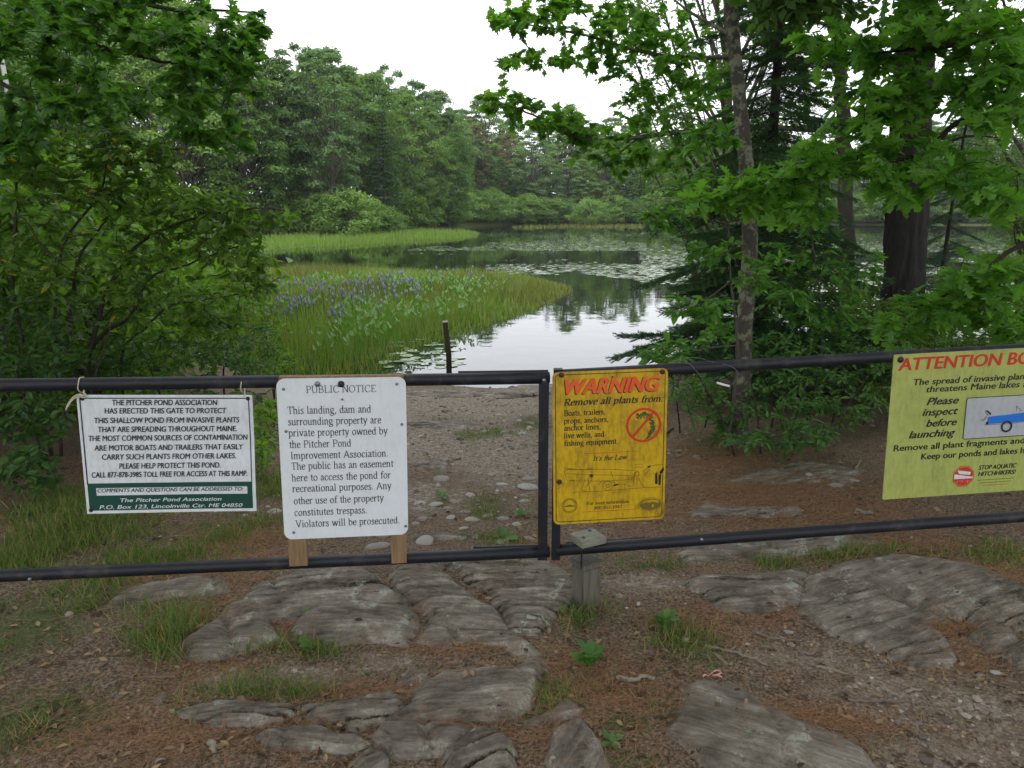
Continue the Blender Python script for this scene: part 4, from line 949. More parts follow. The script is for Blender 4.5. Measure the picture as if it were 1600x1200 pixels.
# ------------------------------------------------------------------ leaf and plant builders
def half(pts):   # mirrored outline with a fan centre
    P = pts + [(-x, y) for x, y in pts[::-1] if x > 1e-6]
    c = (0, sum(y for _, y in P) / len(P)); n = len(P)
    V = np.array([[x, y, 0.12 * abs(x) + 0.05 * math.sin(3 * y)] for x, y in P] + [[c[0], c[1], -0.02]])
    q = np.arange(n); return V, np.stack([q, (q + 1) % n, np.full(n, n)], 1)
MAPLE = half([(.02, 0), (.30, -.06), (.26, .10), (.55, .30), (.36, .36), (.46, .60), (.20, .52), (.15, .74), (0, 1.0)])
OAK = half([(.02, 0), (.09, .16), (.24, .17), (.12, .30), (.37, .45), (.14, .50), (.37, .70), (.12, .72), (.17, .88), (0, 1.0)])
OVAL = (np.array([[0, 0, 0], [.2, .3, .07], [.23, .55, .08], [.1, .85, .03], [0, 1, 0], [-.1, .85, .03], [-.23, .55, .08], [-.2, .3, .07]]), np.array([[0, 1, 2], [0, 2, 4], [2, 3, 4], [0, 4, 6], [4, 5, 6], [0, 6, 7]]))
OVAL4 = (np.array([[0, 0, 0], [.24, .45, .08], [0, 1, 0], [-.24, .45, .08]]), np.array([[0, 1, 2], [0, 2, 3]]))
def place(tmpl, pos, axis, nrm, size):
    V, F = tmpl; N = len(pos); n = len(V)
    A = norm(axis); X_ = norm(np.cross(A, nrm)); Nn = np.cross(X_, A)
    W = pos[:, None] + size[:, None, None] * (V[None, :, 0:1] * X_[:, None] + V[None, :, 1:2] * A[:, None] + V[None, :, 2:3] * Nn[:, None])
    return W.reshape(-1, 3), (F[None] + (np.arange(N) * n)[:, None, None]).reshape(-1, 3)

def blob_targets(blobs, r):
    out = []
    for (u, v, d, ru, rv, rd, n) in blobs:
        for _ in range(n):
            q = r.normal(size=3); q *= (r.random() ** 0.4) / max(np.linalg.norm(q), 1e-6)
            out.append(at_depth(u + q[0] * ru * 1.25, v + q[1] * rv * 1.25, d + q[2] * rd))
    return np.array(out)

def weave(wood, stems, targets, r, tip=.0022, arch=.12, maxr=.012):
    """grow twigs from the nearest wood to each target; returns twig paths"""
    nodes = [np.array(p) for p, _ in stems]; P = np.concatenate(nodes)
    RR = np.concatenate([np.broadcast_to(np.asarray(q, float), (len(p),)) for p, q in stems])
    d0 = np.min(np.linalg.norm(targets[:, None] - P[None, ::2], axis=2), 1)
    twigs = []
    cap = len(P) + len(targets) * 5
    PB = np.zeros((cap, 3)); RB = np.zeros(cap); n = len(P); PB[:n] = P; RB[:n] = RR
    for k in np.argsort(d0):
        t = targets[k]; dd = np.linalg.norm(PB[:n] - t, axis=1) + 0.15 * np.maximum(PB[:n, 2] - t[2], 0)
        i = int(np.argmin(dd)); s = PB[i]; Lg = np.linalg.norm(t - s)
        if Lg < .02: continue
        mid = (s + t) / 2 + r.normal(0, .10 * Lg, 3) + np.array([0, 0, arch * Lg])
        tt = np.linspace(0, 1, 6)[:, None]
        pth = (1 - tt) ** 2 * s + 2 * tt * (1 - tt) * mid + tt ** 2 * t
        ra = min(RB[i] * .75, tip + .006 * Lg, maxr)
        rad = np.linspace(max(ra, tip), tip, 6)
        wood.add(*tube(pth, rad, 4, False), tint=.5)
        PB[n:n + 5] = pth[1:]; RB[n:n + 5] = rad[1:]; n += 5
        if Lg > .5: pth = pth[2:]
        twigs.append(pth)
    return twigs

def leaf_twigs(twigs, r, per, size, spread=.8, droop=.25, up=.35, fan=None, tipspan=None):
    """leaf frames along the twigs, alternating left and right in a loose flat spray"""
    pos, ax, nr = [], [], []
    for tw in twigs:
        Lg = np.linalg.norm(tw[-1] - tw[0]) + 1e-6
        lo = 0.25 if tipspan is None else max(0.0, 1 - tipspan / Lg)
        m = per; t = np.linspace(lo, 1, m) * (len(tw) - 1); i = np.clip(t.astype(int), 0, len(tw) - 2); f = (t - i)[:, None]
        p = tw[i] * (1 - f) + tw[i + 1] * f; tan = norm(tw[i + 1] - tw[i])
        side = norm(np.cross(tan, [0, 0, 1.0]) + 1e-6) * np.where(np.arange(m) % 2 == 0, 1, -1)[:, None]
        side[-1] *= 0.1
        pos.append(p); ax.append(tan * .6 + side * spread + np.array([0, 0, -droop]) + r.normal(0, .22, (m, 3))); nr.append(np.array([0, 0, 1.0]) + r.normal(0, up, (m, 3)))
    pos, ax, nr = np.concatenate(pos), np.concatenate(ax), np.concatenate(nr)
    return pos, ax, nr, size * r.uniform(.45, 1.3, len(pos))

def plant(name, label, cat, base, stems_px, blobs, tmpl, mat, size, per, bark, seed, indiv=0, group=None, tip=.0022, arch=.12, stem_k=7, wood_name='stem', droop=.25, up=.35, tipspan=None, tint=(0, .9), rare=0.0, clumpvar=0.0, maxr=.012, trunk_px=None):
    """stems_px: list of (list of (u,v,depth) or world points, r0, r1)"""
    r = np.random.default_rng(seed)
    base = np.asarray(base, float)
    root = empty(name, base, label, cat, group)
    wood = MB(); stems = []
    for pts, r0, r1 in stems_px:
        P = np.array([q if isinstance(q, np.ndarray) else at_depth(*q) for q in pts]); P = smooth_path(P, 6)
        P = P + r.normal(0, r1 * .5, P.shape)
        rad = np.linspace(r0, r1, len(P)); wood.add(*tube(P - base, rad, stem_k if r0 > .006 else 5)); stems.append((P - base, rad))
    T = blob_targets(blobs, r) - base
    tw = weave(wood, stems, T, r, tip, arch, maxr)
    wood.build(wood_name, M[bark], root, True)
    pos, ax, nr, sz = leaf_twigs(tw, r, per, size, droop=droop, up=up, tipspan=tipspan)
    tn = r.uniform(tint[0], tint[1], len(pos))
    if clumpvar: tn = np.clip(tn + np.repeat(r.normal(0, clumpvar, len(tw)), per), 0, .9)
    tn = np.where(r.random(len(pos)) < rare, 1.2, tn)
    pick = np.zeros(len(pos), bool)
    if indiv:
        u, v, zc = to_px(pos + base)
        vis = (u > 0) & (u < 1600) & (v > 0) & (v < 1200) & (zc > .3)
        score = np.where(vis, sz / zc, 0); pick[np.argsort(-score)[:indiv]] = True
        pick &= vis
        me = mk_mesh('leaf', *tmpl, M[mat], False, None, np.full(len(tmpl[0]), .45))
        A = norm(ax); X_ = norm(np.cross(A, nr)); Nn = np.cross(X_, A)
        for i in np.nonzero(pick)[0]:
            o = bpy.data.objects.new('leaf', me); COL.objects.link(o); o.parent = root
            s_ = sz[i]
            o.matrix_local = Matrix(((X_[i, 0] * s_, A[i, 0] * s_, Nn[i, 0] * s_, pos[i, 0]), (X_[i, 1] * s_, A[i, 1] * s_, Nn[i, 1] * s_, pos[i, 1]), (X_[i, 2] * s_, A[i, 2] * s_, Nn[i, 2] * s_, pos[i, 2]), (0, 0, 0, 1)))
    k = ~pick
    if k.any():
        fol = MB(); V, F = place(tmpl, pos[k], ax[k], nr[k], sz[k]); fol.add(V, F, np.repeat(tn[k], len(tmpl[0])))
        o = fol.build('foliage', M[mat], root); o['kind'] = 'stuff'
    return root
def gpt(x, y, dz=0.0): return np.array([x, y, g1(x, y) + dz])
def gpx(u, depth):
    """ground point under picture column u at the given forward distance"""
    x = (u - 800) / FPX * depth; y = depth / cp; return gpt(x, y * .985)

# ------------------------------------------------------------------ trees built once, copied along the shores
def proto_broadleaf(seed, H, Rc, ncl, per, ls, mat, bark='bark_grey', low=.16, flat=.6, peak=.42):
    r = np.random.default_rng(seed); wood, fol = MB(), MB()
    th = r.uniform(0, 6.28); top = np.array([r.normal(0, .3), r.normal(0, .3), H * .82])
    P = smooth_path(np.array([[0, 0, -.4], [r.normal(0, .12), r.normal(0, .12), H * .25], [r.normal(0, .25), r.normal(0, .25), H * .5], top]), 5)
    rad = np.linspace(.016 * H, .003 * H, len(P)); wood.add(*tube(P, rad, 7))
    for i in range(ncl):
        f = (i + r.random()) / ncl; z = H * (low + (1 - low) * f)
        g = (f / peak) ** .6 if f < peak else max(0.0, 1 - ((f - peak) / (1 - peak)) ** 1.9) ** .6
        az = i * 2.39996 + r.normal(0, .3); rr = Rc * g * r.uniform(.55, 1.0)
        c = np.array([rr * math.cos(az), rr * math.sin(az), z]); cr = Rc * r.uniform(.17, .34) * (1 if f < .8 else .7)
        k = int(np.clip((z / H - .12) / .82 * (len(P) - 1) * .8, 1, len(P) - 2)); s = P[k]
        mid = (s + c) / 2 + np.array([0, 0, -.02 * H]) + r.normal(0, .05 * Rc, 3)
        tt = np.linspace(0, 1, 5)[:, None]; wood.add(*tube((1 - tt) ** 2 * s + 2 * tt * (1 - tt) * mid + tt ** 2 * c, np.linspace(.0045 * H, .0012 * H, 5), 4, False))
        n = int(per * r.uniform(.7, 1.3)); q = norm(r.normal(size=(n, 3))); q[:, 2] = np.where(q[:, 2] < -.25, -q[:, 2] * .6, q[:, 2])
        rd = cr * r.uniform(.35, 1.12, n) ** .7 * (1 + .35 * np.sin(q[:, 0] * 5 + i) * np.cos(q[:, 1] * 6 - i))
        pos = c + q * rd[:, None] * np.array([1, 1, flat])
        fol_n = q * .8 + np.array([0, 0, .7]) + r.normal(0, .45, (n, 3)); axx = np.cross(fol_n, r.normal(size=(n, 3)))
        tn = np.clip(r.normal(.42, .2) + r.normal(0, .16, n), 0, .88)
        V, F = place(OVAL4, pos, axx, fol_n, ls * r.uniform(.6, 1.35, n)); V = V; fol.add(V, F, np.repeat(tn, 4))
    return wood.mesh('trunk', M[bark], True), fol.mesh('crown', M[mat])
def proto_conifer(seed, H, Rc, mat='needle_far', low=.06, ls=.34, dens=1.0):
    r = np.random.default_rng(seed); wood, fol = MB(), MB()
    P = np.array([[0, 0, -.4], [r.normal(0, .05), r.normal(0, .05), H * .5], [0, 0, H]]); P = smooth_path(P, 5)
    wood.add(*tube(P, np.linspace(.013 * H, .01, len(P)), 7))
    z = H * low
    while z < H * .985:
        f = z / H; Lb = Rc * (1 - f) ** .85 * r.uniform(.8, 1.1) + .12
        for k in range(int(5 * dens + r.random() * 2)):
            az = r.uniform(0, 6.283); L_ = Lb * r.uniform(.6, 1.1); dr = np.array([math.cos(az), math.sin(az), 0]); sd = np.array([-dr[1], dr[0], 0])
            t = np.linspace(0, 1, 6)[:, None]; pth = np.array([0, 0, z]) + dr * L_ * t + np.array([0, 0, 1]) * L_ * (.12 * t - .42 * t ** 2 * (1 - f) + .1 * t ** 3)
            wood.add(*tube(pth, np.linspace(.02 * (1 - f) + .008, .004, 6), 3, False))
            n = int(14 + 34 * L_ * dens); a = r.uniform(.12, 1, n); i = np.clip((a * 5).astype(int), 0, 4); ff = (a * 5 - i)[:, None]
            p = pth[i] * (1 - ff) + pth[i + 1] * ff; s_ = np.where(r.random(n) < .5, -1, 1)[:, None]
            w_ = (.34 * L_ * (1.05 - a) * r.random(n))[:, None]
            p = p + sd * s_ * w_ + np.array([0, 0, -.35]) * w_
            axx = dr * .8 + sd * s_ * .7 + np.array([0, 0, -.35]) + r.normal(0, .2, (n, 3)); nn2 = np.array([0, 0, 1.0]) + r.normal(0, .5, (n, 3))
            V, F = place(OVAL4, p, axx, nn2, ls * r.uniform(.5, 1.1, n) * (.6 + .4 * (1 - f))); V_ = V
            fol.add(V_, F, np.repeat(np.clip(r.normal(.4, .2, n), 0, .88), 4))
        z += H * .024 + .06
    return wood.mesh('trunk', M['bark_dark'], True), fol.mesh('crown', M[mat])
PB = {}
for i in range(5): PB['broad%d' % i] = proto_broadleaf(100 + i, 12, [2.9, 2.6, 3.3, 2.4, 3.0][i], [96, 84, 100, 88, 92][i], 230, .22, 'leaf_far', low=.08, peak=[.35, .45, .3, .4, .5][i])
PB['canopy'] = proto_broadleaf(150, 18, 4.6, 62, 330, .3, 'leaf_far', low=.42, peak=.5)
PHGT0 = {'canopy': 18.0}
PB['birch'] = proto_broadleaf(151, 9, 2.0, 46, 420, .085, 'leaf_far_pale', low=.2, flat=1.5, peak=.5)
PB['pale'] = proto_broadleaf(120, 12, 3.2, 60, 280, .25, 'leaf_far_pale', low=.15, peak=.5)
PB['wispy'] = proto_broadleaf(121, 12, 2.4, 44, 170, .24, 'leaf_far_pale', low=.2, flat=1.0, peak=.5)
PB['red'] = proto_broadleaf(122, 12, 3.0, 48, 240, .25, 'leaf_far_red', low=.25)
PB['spruce'] = proto_conifer(130, 12, 2.6)
PB['spruce2'] = proto_conifer(131, 12, 1.9)
PB['bush'] = proto_broadleaf(140, 2.2, 1.7, 34, 170, .13, 'leaf_far', low=.05, peak=.3, flat=.8)
PB['bushpale'] = proto_broadleaf(141, 2.2, 1.8, 34, 170, .13, 'leaf_bright', low=.05, peak=.3, flat=.8)
PHGT = {'bush': 2.2, 'bushpale': 2.2, 'canopy': 18.0, 'birch': 9.0}
def tree(kind, x, y, h, label, group, name='broadleaf_tree', cat='tree', wide=1.0, rz=None):
    hh = PHGT.get(kind, 12.0)
    o = empty(name, (x, y, g1(x, y) - .05), label, cat, group, rnd.uniform(0, 6.28) if rz is None else rz)
    s = h / hh; o.scale = (s * wide, s * wide, s)
    a, b_ = PB[kind]
    link('trunk', a, o); link('crown', b_, o)
    return o
def shore_tree(kind, u, dist, vtop, label, group, name='broadleaf_tree', wide=1.0):
    x, y = (u - 800) / FPX * dist * cp, dist
    z = g1(x, y); r_ = ray(u, vtop); top = CAMZ + r_[2] * (dist / r_[1])
    return tree(kind, x, y, max(2.0, top - z), label, group, name, wide=wide)
# left bank, photographed one by one
LB = 'trees along the left bank of the pond'
FRONT = [('broad0', 400, 66, 40), ('broad1', 445, 66, 95), ('wispy', 478, 67, 70), ('pale', 520, 66, 80), ('broad3', 550, 72, 112), ('broad2', 588, 74, 118), ('spruce', 602, 70, 165), ('broad4', 640, 80, 150), ('broad1', 672, 84, 170), ('broad0', 702, 90, 178), ('pale', 655, 90, 130), ('wispy', 610, 84, 105)]
FLAB = {400: 'broad dark tree at the inner end of the left bank wood', 445: 'round dark tree behind the grey green bush', 478: 'tall thin crowned pale tree above the grey green bush', 520: 'grey green rounded tree behind the wide green waterside bush',
        550: 'leaning mid green tree between the grey green tree and the spruce', 588: 'wide mid green tree just behind the dark spruce', 602: 'dark spruce among the broadleaf trees of the left bank', 640: 'full mid green tree right beside the dark spruce',
        672: 'mid green tree next to the last tree of the left bank', 702: 'last broad tree at the tip of the left bank wood', 655: 'pale rounded crown showing above the trees near the bank tip', 610: 'thin pale crown rising above the dark spruce'}
for kd, u, d, vt in FRONT:
    nm = 'spruce_tree' if kd.startswith('spr') else 'broadleaf_tree'
    lab = FLAB[u]
    shore_tree(kd, u, d, vt, lab, LB, nm)
TOPU = [-200, 0, 200, 320, 400, 450, 500, 540, 600, 650, 700, 740, 760, 820, 950, 1000, 1100, 1300, 1420, 1480, 1600, 1900]
TOPV = [-70, -70, -50, -10, 55, 90, 85, 95, 115, 140, 165, 155, 160, 175, 178, 185, 190, 200, 190, 170, 165, 160]
def topv(u): return np.interp(u, TOPU, TOPV)
# rows behind the front trees
r_ = np.random.default_rng(55)
for u in list(range(-120, 400, 46)):
    d = 60 + r_.uniform(0, 8); shore_tree('broad%d' % r_.integers(0, 5), u, d, topv(u) + r_.uniform(0, 45), 'dark green broadleaf tree in the wood behind the left hand thicket', 'trees behind the left thicket')
for u in range(420, 720, 24):
    d = np.interp(u, [400, 560, 720], [72, 82, 104]) + r_.uniform(2, 10); k_ = ['broad%d' % r_.integers(0, 5), 'pale', 'spruce2', 'wispy', 'broad2'][r_.integers(0, 5)]
    shore_tree(k_, u + r_.uniform(-8, 8), d, topv(u) + r_.uniform(-14, 30), 'tree in the second row of the left bank wood', LB, 'spruce_tree' if k_.startswith('spr') else 'broadleaf_tree')
for u in range(700, 1660, 27):
    d = np.interp(u, [700, 800, 950, 1200, 1660], [106, 116, 119, 117, 112]) + r_.uniform(0, 5); k_ = ['broad%d' % r_.integers(0, 5), 'broad%d' % r_.integers(0, 5), 'spruce', 'broad3', 'pale'][r_.integers(0, 5)]
    shore_tree(k_, u + r_.uniform(-8, 8), d, topv(u) + r_.uniform(15, 85), 'hazy tree at the water edge of the far shore', 'trees on the far shore', 'spruce_tree' if k_.startswith('spr') else 'broadleaf_tree', 1.1)
for u in range(690, 1680, 34):
    d = np.interp(u, [690, 800, 950, 1200, 1680], [122, 130, 132, 128, 124]) + r_.uniform(0, 8); k_ = ['broad%d' % r_.integers(0, 5), 'spruce', 'pale', 'spruce2', 'broad1'][r_.integers(0, 5)]
    shore_tree(k_, u + r_.uniform(-8, 8), d, topv(u) + r_.uniform(-12, 20), 'hazy tree standing behind the front trees of the far shore', 'trees on the far shore', 'spruce_tree' if k_.startswith('spr') else 'broadleaf_tree', 1.1)
for u in range(680, 1680, 36):
    d = np.interp(u, [680, 800, 950, 1200, 1680], [126, 138, 140, 136, 132]); shore_tree('broad%d' % r_.integers(0, 5), u + r_.uniform(-10, 10), d, topv(u) + r_.uniform(20, 60), 'broadleaf tree closing the wood at the back of the far shore', 'trees on the far shore', wide=1.5)
shore_tree('red', 742, 112, 195, 'reddish brown tree on the far shore', None, wide=.8); shore_tree('red', 796, 121, 205, 'pale brown tree behind the far shore', None, wide=.7)
shore_tree('spruce2', 1487, 60 + 52, 92, 'tall pointed spruce on the far right shore', None, 'spruce_tree', 1.2)
# trees behind and beside the photographer shade the landing
for x, y, h in ((-4.6, -1.6, 17), (4.4, -2.2, 18), (-0.4, -4.4, 19), (-8.6, 1.2, 16), (8.8, 1.4, 17), (-9, 6.5, 15), (10.5, 7.5, 15)):
    tree('canopy', x, y, h, 'tall tree with a high crown standing behind the photographer at the landing', 'trees around the landing', wide=1.1)
for x, y, h, lab in ((2.9, 11.6, 8.2, 'fine leaved birch behind the lichen covered trunk and the spruce'), (7.6, 11.4, 7.0, 'fine leaved birch just beyond the big pine trunk'), (9.6, 12.2, 8.0, 'fine leaved birch at the water edge beyond the oak leaves')):
    tree('birch', x, y, h, lab, 'birches on the right bank', 'birch_tree')
for x, y, h in ((-13.5, 15, 9), (-17, 21, 11), (-20, 27, 12), (-11.5, 11.5, 8), (-24, 33, 13), (-15, 26.5, 9)):
    tree('broad%d' % rnd.randrange(5), x, y, h, 'dark broadleaf tree on the near left shore behind the shrubs', 'trees on the near left shore', wide=1.1)
# bushes along the waterline
for u, d, h, kd, lab in ((545, 63, 3.4, 'bush', 'wide green bush leaning over the far reed bed'), (505, 64, 3.2, 'bush', 'grey green bush beside the wide green one on the left bank'), (585, 68, 2.6, 'bush', 'small bush between the reed bed and the spruce'),
                         (650, 84, 2.8, 'bush', 'low bush at the tip of the left bank'), (920, 108, 3.2, 'bush', 'rounded bush on a grassy point of the far shore'), (690, 94, 2.5, 'bush', 'low dark bush beyond the reed bed end')):
    x, y = (u - 800) / FPX * d * cp, d
    o = tree(kd, x, y, h, lab, None, 'waterside_bush', 'bush', 1.3)
    o.location.z = max(o.location.z, WATER)
# white birch stem among the left trees
bx_, by_ = -13.2, 21.5
o = empty('birch_tree', (bx_, by_, g1(bx_, by_)), 'slim white birch showing through the left leaves', 'tree')
mb = MB(); mb.add(*tube(np.array([[0, 0, -.2], [.05, 0, 2.0], [-.1, 0, 4.5], [-.3, 0, 8.5]]), [.1, .09, .07, .03], 8)); mb.build('trunk', M['bark_birch'], o, True)
link('crown', PB['wispy'][1], o).scale = (.6, .6, .8)

# ------------------------------------------------------------------ near conifer and trunks on the right bank
def needle_bough(seed, L=1.0):
    """flat drooping spray: main axis, side twigs, short needles"""
    r = np.random.default_rng(seed); wood, fol = MB(), MB()
    t = np.linspace(0, 1, 8)[:, None]; ax = np.array([[1.0, 0, 0]]) * t * L + np.array([[0, 0, 1.0]]) * (-.16 * t ** 2 + .07 * t ** 4) * L
    wood.add(*tube(ax, np.linspace(.010, .002, 8), 4, False))
    tw = []
    for k in range(26):
        a = .1 + .9 * k / 26; i = min(int(a * 7), 6); p = ax[i] + (ax[i + 1] - ax[i]) * (a * 7 - i); s_ = 1 if k % 2 else -1
        ln = L * (.46 * (1 - a) ** .7 * min(1, a * 4) + .07) * r.uniform(.75, 1.2)
        e = p + np.array([.62 * ln, s_ * .78 * ln, -.16 * ln + r.normal(0, .05 * ln)]); tw.append((p, e))
        m_ = max(1, int(ln / .085))
        for j in range(m_):
            b_ = (j + .7) / (m_ + .3); q = p + (e - p) * b_; l2 = ln * .42 * (1 - b_) + .045
            for s2 in (-1, 1):
                tw.append((q, q + np.array([.75 * l2, (s_ * .25 + s2 * .6) * l2, -.1 * l2 + r.normal(0, .015)])))
    tw.append((ax[5], ax[7] + [.06, 0, 0]))
    P, A, N = [], [], []
    for p, e in tw:
        ln = np.linalg.norm(e - p); d = (e - p) / (ln + 1e-6); wood.add(*tube(np.array([p, e]), [.0022, .001], 3, False))
        m_ = max(5, int(ln / .0045)); f = r.uniform(0, 1, m_)[:, None]; P.append(p + (e - p) * f)
        q = r.normal(size=(m_, 3)); q[:, 2] = np.abs(q[:, 2]) * .6; q -= (q @ d)[:, None] * d; A.append(norm(q) * .9 + d * .75); N.append(r.normal(size=(m_, 3)))
    P, A, N = np.concatenate(P), np.concatenate(A), np.concatenate(N)
    T = (np.array([[-.10, 0, 0], [.10, 0, 0], [0, 1, 0]]), np.array([[0, 1, 2]]))
    V, F = place(T, P, A, N, r.uniform(.02, .034, len(P))); fol.add(V, F, np.repeat(np.clip(r.normal(.4, .22, len(P)), 0, .88), 3))
    return wood.mesh('branch', M['bark_dark'], True), fol.mesh('needles', M['needle'])
BOUGH = [needle_bough(200 + i) for i in range(4)]
def spruce_near(base, H, Rc, label, seed, low=.3, lean=0.0, n=70, trunk_r=.07, azr=None):
    r = np.random.default_rng(seed); root = empty('spruce_tree', base, label, 'tree')
    P = np.array([[0, 0, -.2], [lean * .3, 0, H * .4], [lean * .6, 0, H * .75], [lean, 0, H]]); P = smooth_path(P, 6)
    mb = MB(); mb.add(*tube(P, np.linspace(trunk_r, .012, len(P)), 9)); mb.build('trunk', M['bark_dark'], root, True)
    for k in range(n):
        f = (k + .5) / n; z = low + (H - low) * f ** 1.1; az = k * 2.39996 + r.normal(0, .25)
        ln = Rc * (1 - .8 * z / H) * r.uniform(.7, 1.15)
        x = np.interp(z, P[:, 2], P[:, 0])
        w_, n_ = BOUGH[k % 4]
        b_ = link('bough', w_, root, (x, 0, z)); b_.rotation_euler = (r.normal(0, .12), r.normal(.18, .12), az); b_.scale = (ln,) * 3
        link('needles', n_, b_)
    return root
sx = (1192 - 800) / FPX * 7.9
spruce_near(gpt(sx, 7.9), 5.6, 1.55, 'dark dense spruce with drooping boughs behind the lichen covered trunk', 31, .35, -.05, 150)
fx = (1475 - 800) / FPX * 9.6
spruce_near(gpt(fx - .1, 9.6), 3.1, .8, 'thin young spruce between the big pine trunk and the water', 32, .9, .12, 26, .028)

def trunk_thing(name, label, px, r0, r1, bark, seed, k=14, flare=1.35, branches=(), extra_up=4.0, furrow=0.0):
    P = np.array([at_depth(*q) for q in px]); r = np.random.default_rng(seed)
    gz = g1(P[0, 0], P[0, 1]); P[0, 2] = gz - .12
    P = np.concatenate([P, [P[-1] + (P[-1] - P[-2]) / np.linalg.norm(P[-1] - P[-2]) * extra_up]])
    base = np.array([P[0, 0], P[0, 1], gz]); P = smooth_path(P, 24 if furrow else 8); n = len(P)
    rad = np.linspace(r0, r1, n); rad[:3] *= np.linspace(flare, 1.05, 3)
    root = empty(name, base, label, 'tree')
    mb = MB(); V, F = tube(P - base, rad, k); 
    ctr0 = np.concatenate([np.repeat(P - base, k, 0), V[n * k:]]); an_ = np.arctan2((V - ctr0)[:, 1], (V - ctr0)[:, 0])
    nv = fbm(an_ * 3, V[:, 2] * 2.5, seed, 3) - .5 + (furrow * (np.abs(fbm(an_ * 7 + 30, V[:, 2] * 2.2, seed + 3, 3) - .5) * 4 - .5) if furrow else 0)
    ctr = np.repeat(P - base, k, 0); ctr = np.concatenate([ctr, V[len(ctr):]]); V = ctr + (V - ctr) * (1 + .22 * nv[:, None]); mb.add(V, F)
    mb.build('trunk', M[bark], root, True)
    for bp, b0 in branches:
        Q = smooth_path(np.array([at_depth(*q) for q in bp]) - base, 5); m2 = MB(); m2.add(*tube(Q, np.linspace(b0, .004, len(Q)), 6)); m2.build('branch', M[bark], root, True)
    return root, base
pine, pbase = trunk_thing('pine_tree', 'thick dark pine trunk with furrowed bark by the water', [(1400, 575, 8.7), (1410, 470, 8.7), (1417, 330, 8.75), (1424, 200, 8.8), (1430, 60, 8.9), (1436, -60, 9.0)], .225, .185, 'bark_pine', 5, 72, 1.45, [([(1437, 250, 8.8), (1500, 215, 8.6), (1570, 215, 8.5)], .03)], furrow=.5)
link('crown', PB['spruce'][1], pine, (0, 0, 4.6)).scale = (.9, .9, .6)
lich, lbase = trunk_thing('maple_tree', 'slender leaning trunk covered with pale lichen', [(1152, 690, 6.0), (1160, 600, 6.0), (1164, 500, 6.0), (1171, 400, 6.05), (1169, 300, 6.1), (1160, 200, 6.15), (1150, 100, 6.2), (1140, 0, 6.3), (1132, -90, 6.4)], .07, .046, 'bark_lichen', 6, 12, 1.5, [([(1160, 205, 6.15), (1100, 190, 6.4), (1040, 170, 6.8)], .016), ([(1152, 60, 6.2), (1080, 20, 6.6), (1030, -20, 7.0)], .02)], 3.0)
link('crown', PB['broad1'][1], lich, (0.3, 0, 2.6)).scale = (.55, .55, .5)

# ------------------------------------------------------------------ near leafy things
# red maple behind, limbs reaching out over the water
mb0 = gpx(1322, 9.2)
plant('maple_tree', 'maple with long leafy limbs reaching out over the water', 'tree', mb0,
      [([mb0 + [0, 0, -.2], (1322, 480, 9.2), (1326, 330, 9.2), (1318, 200, 9.2), (1308, 80, 9.2), (1300, -60, 9.3), (1290, -300, 9.5)], .105, .06),
       ([(1318, 205, 9.2), (1200, 200, 9.0), (1080, 205, 8.7), (1000, 214, 8.6), (925, 219, 8.5), (887, 210, 8.4), (850, 187, 8.4), (794, 165, 8.3), (749, 146, 8.2)], .035, .005),
       ([(1310, 100, 9.2), (1180, 90, 9.0), (1070, 90, 8.8), (996, 79, 8.6), (925, 58, 8.5), (850, 43, 8.4), (775, 30, 8.3)], .035, .005),
       ([(1305, 30, 9.2), (1160, -20, 9.0), (1000, -30, 8.7), (880, -10, 8.5)], .03, .006),
       ([(1000, 214, 8.6), (960, 245, 8.6), (930, 270, 8.6)], .012, .004)],
      [(800, 33, 8.3, 48, 16, .4, 34), (870, 25, 8.5, 60, 24, .5, 55), (835, 92, 8.3, 50, 20, .4, 42), (930, 95, 8.6, 45, 30, .5, 36), (985, 45, 8.6, 55, 40, .5, 60), (785, 160, 8.3, 38, 16, .3, 30), (860, 185, 8.4, 60, 24, .4, 62), (930, 222, 8.5, 50, 30, .5, 50), (990, 250, 8.6, 40, 28, .5, 40), (1000, 170, 8.8, 40, 40, .5, 44), (1060, 70, 8.8, 55, 60, .6, 66), (900, -30, 8.5, 120, 25, .6, 60), (1100, 160, 8.9, 50, 60, .5, 50), (1060, 240, 8.8, 40, 40, .5, 34), (1200, 40, 9, 70, 50, .6, 60), (1270, 130, 9.2, 60, 60, .6, 50), (1200, -80, 9, 200, 40, .8, 70)],
      MAPLE, 'leaf_maple', .09, 8, 'bark_grey', 41, 0, tip=.0025, droop=.35, tipspan=.5, clumpvar=.2, up=.5)
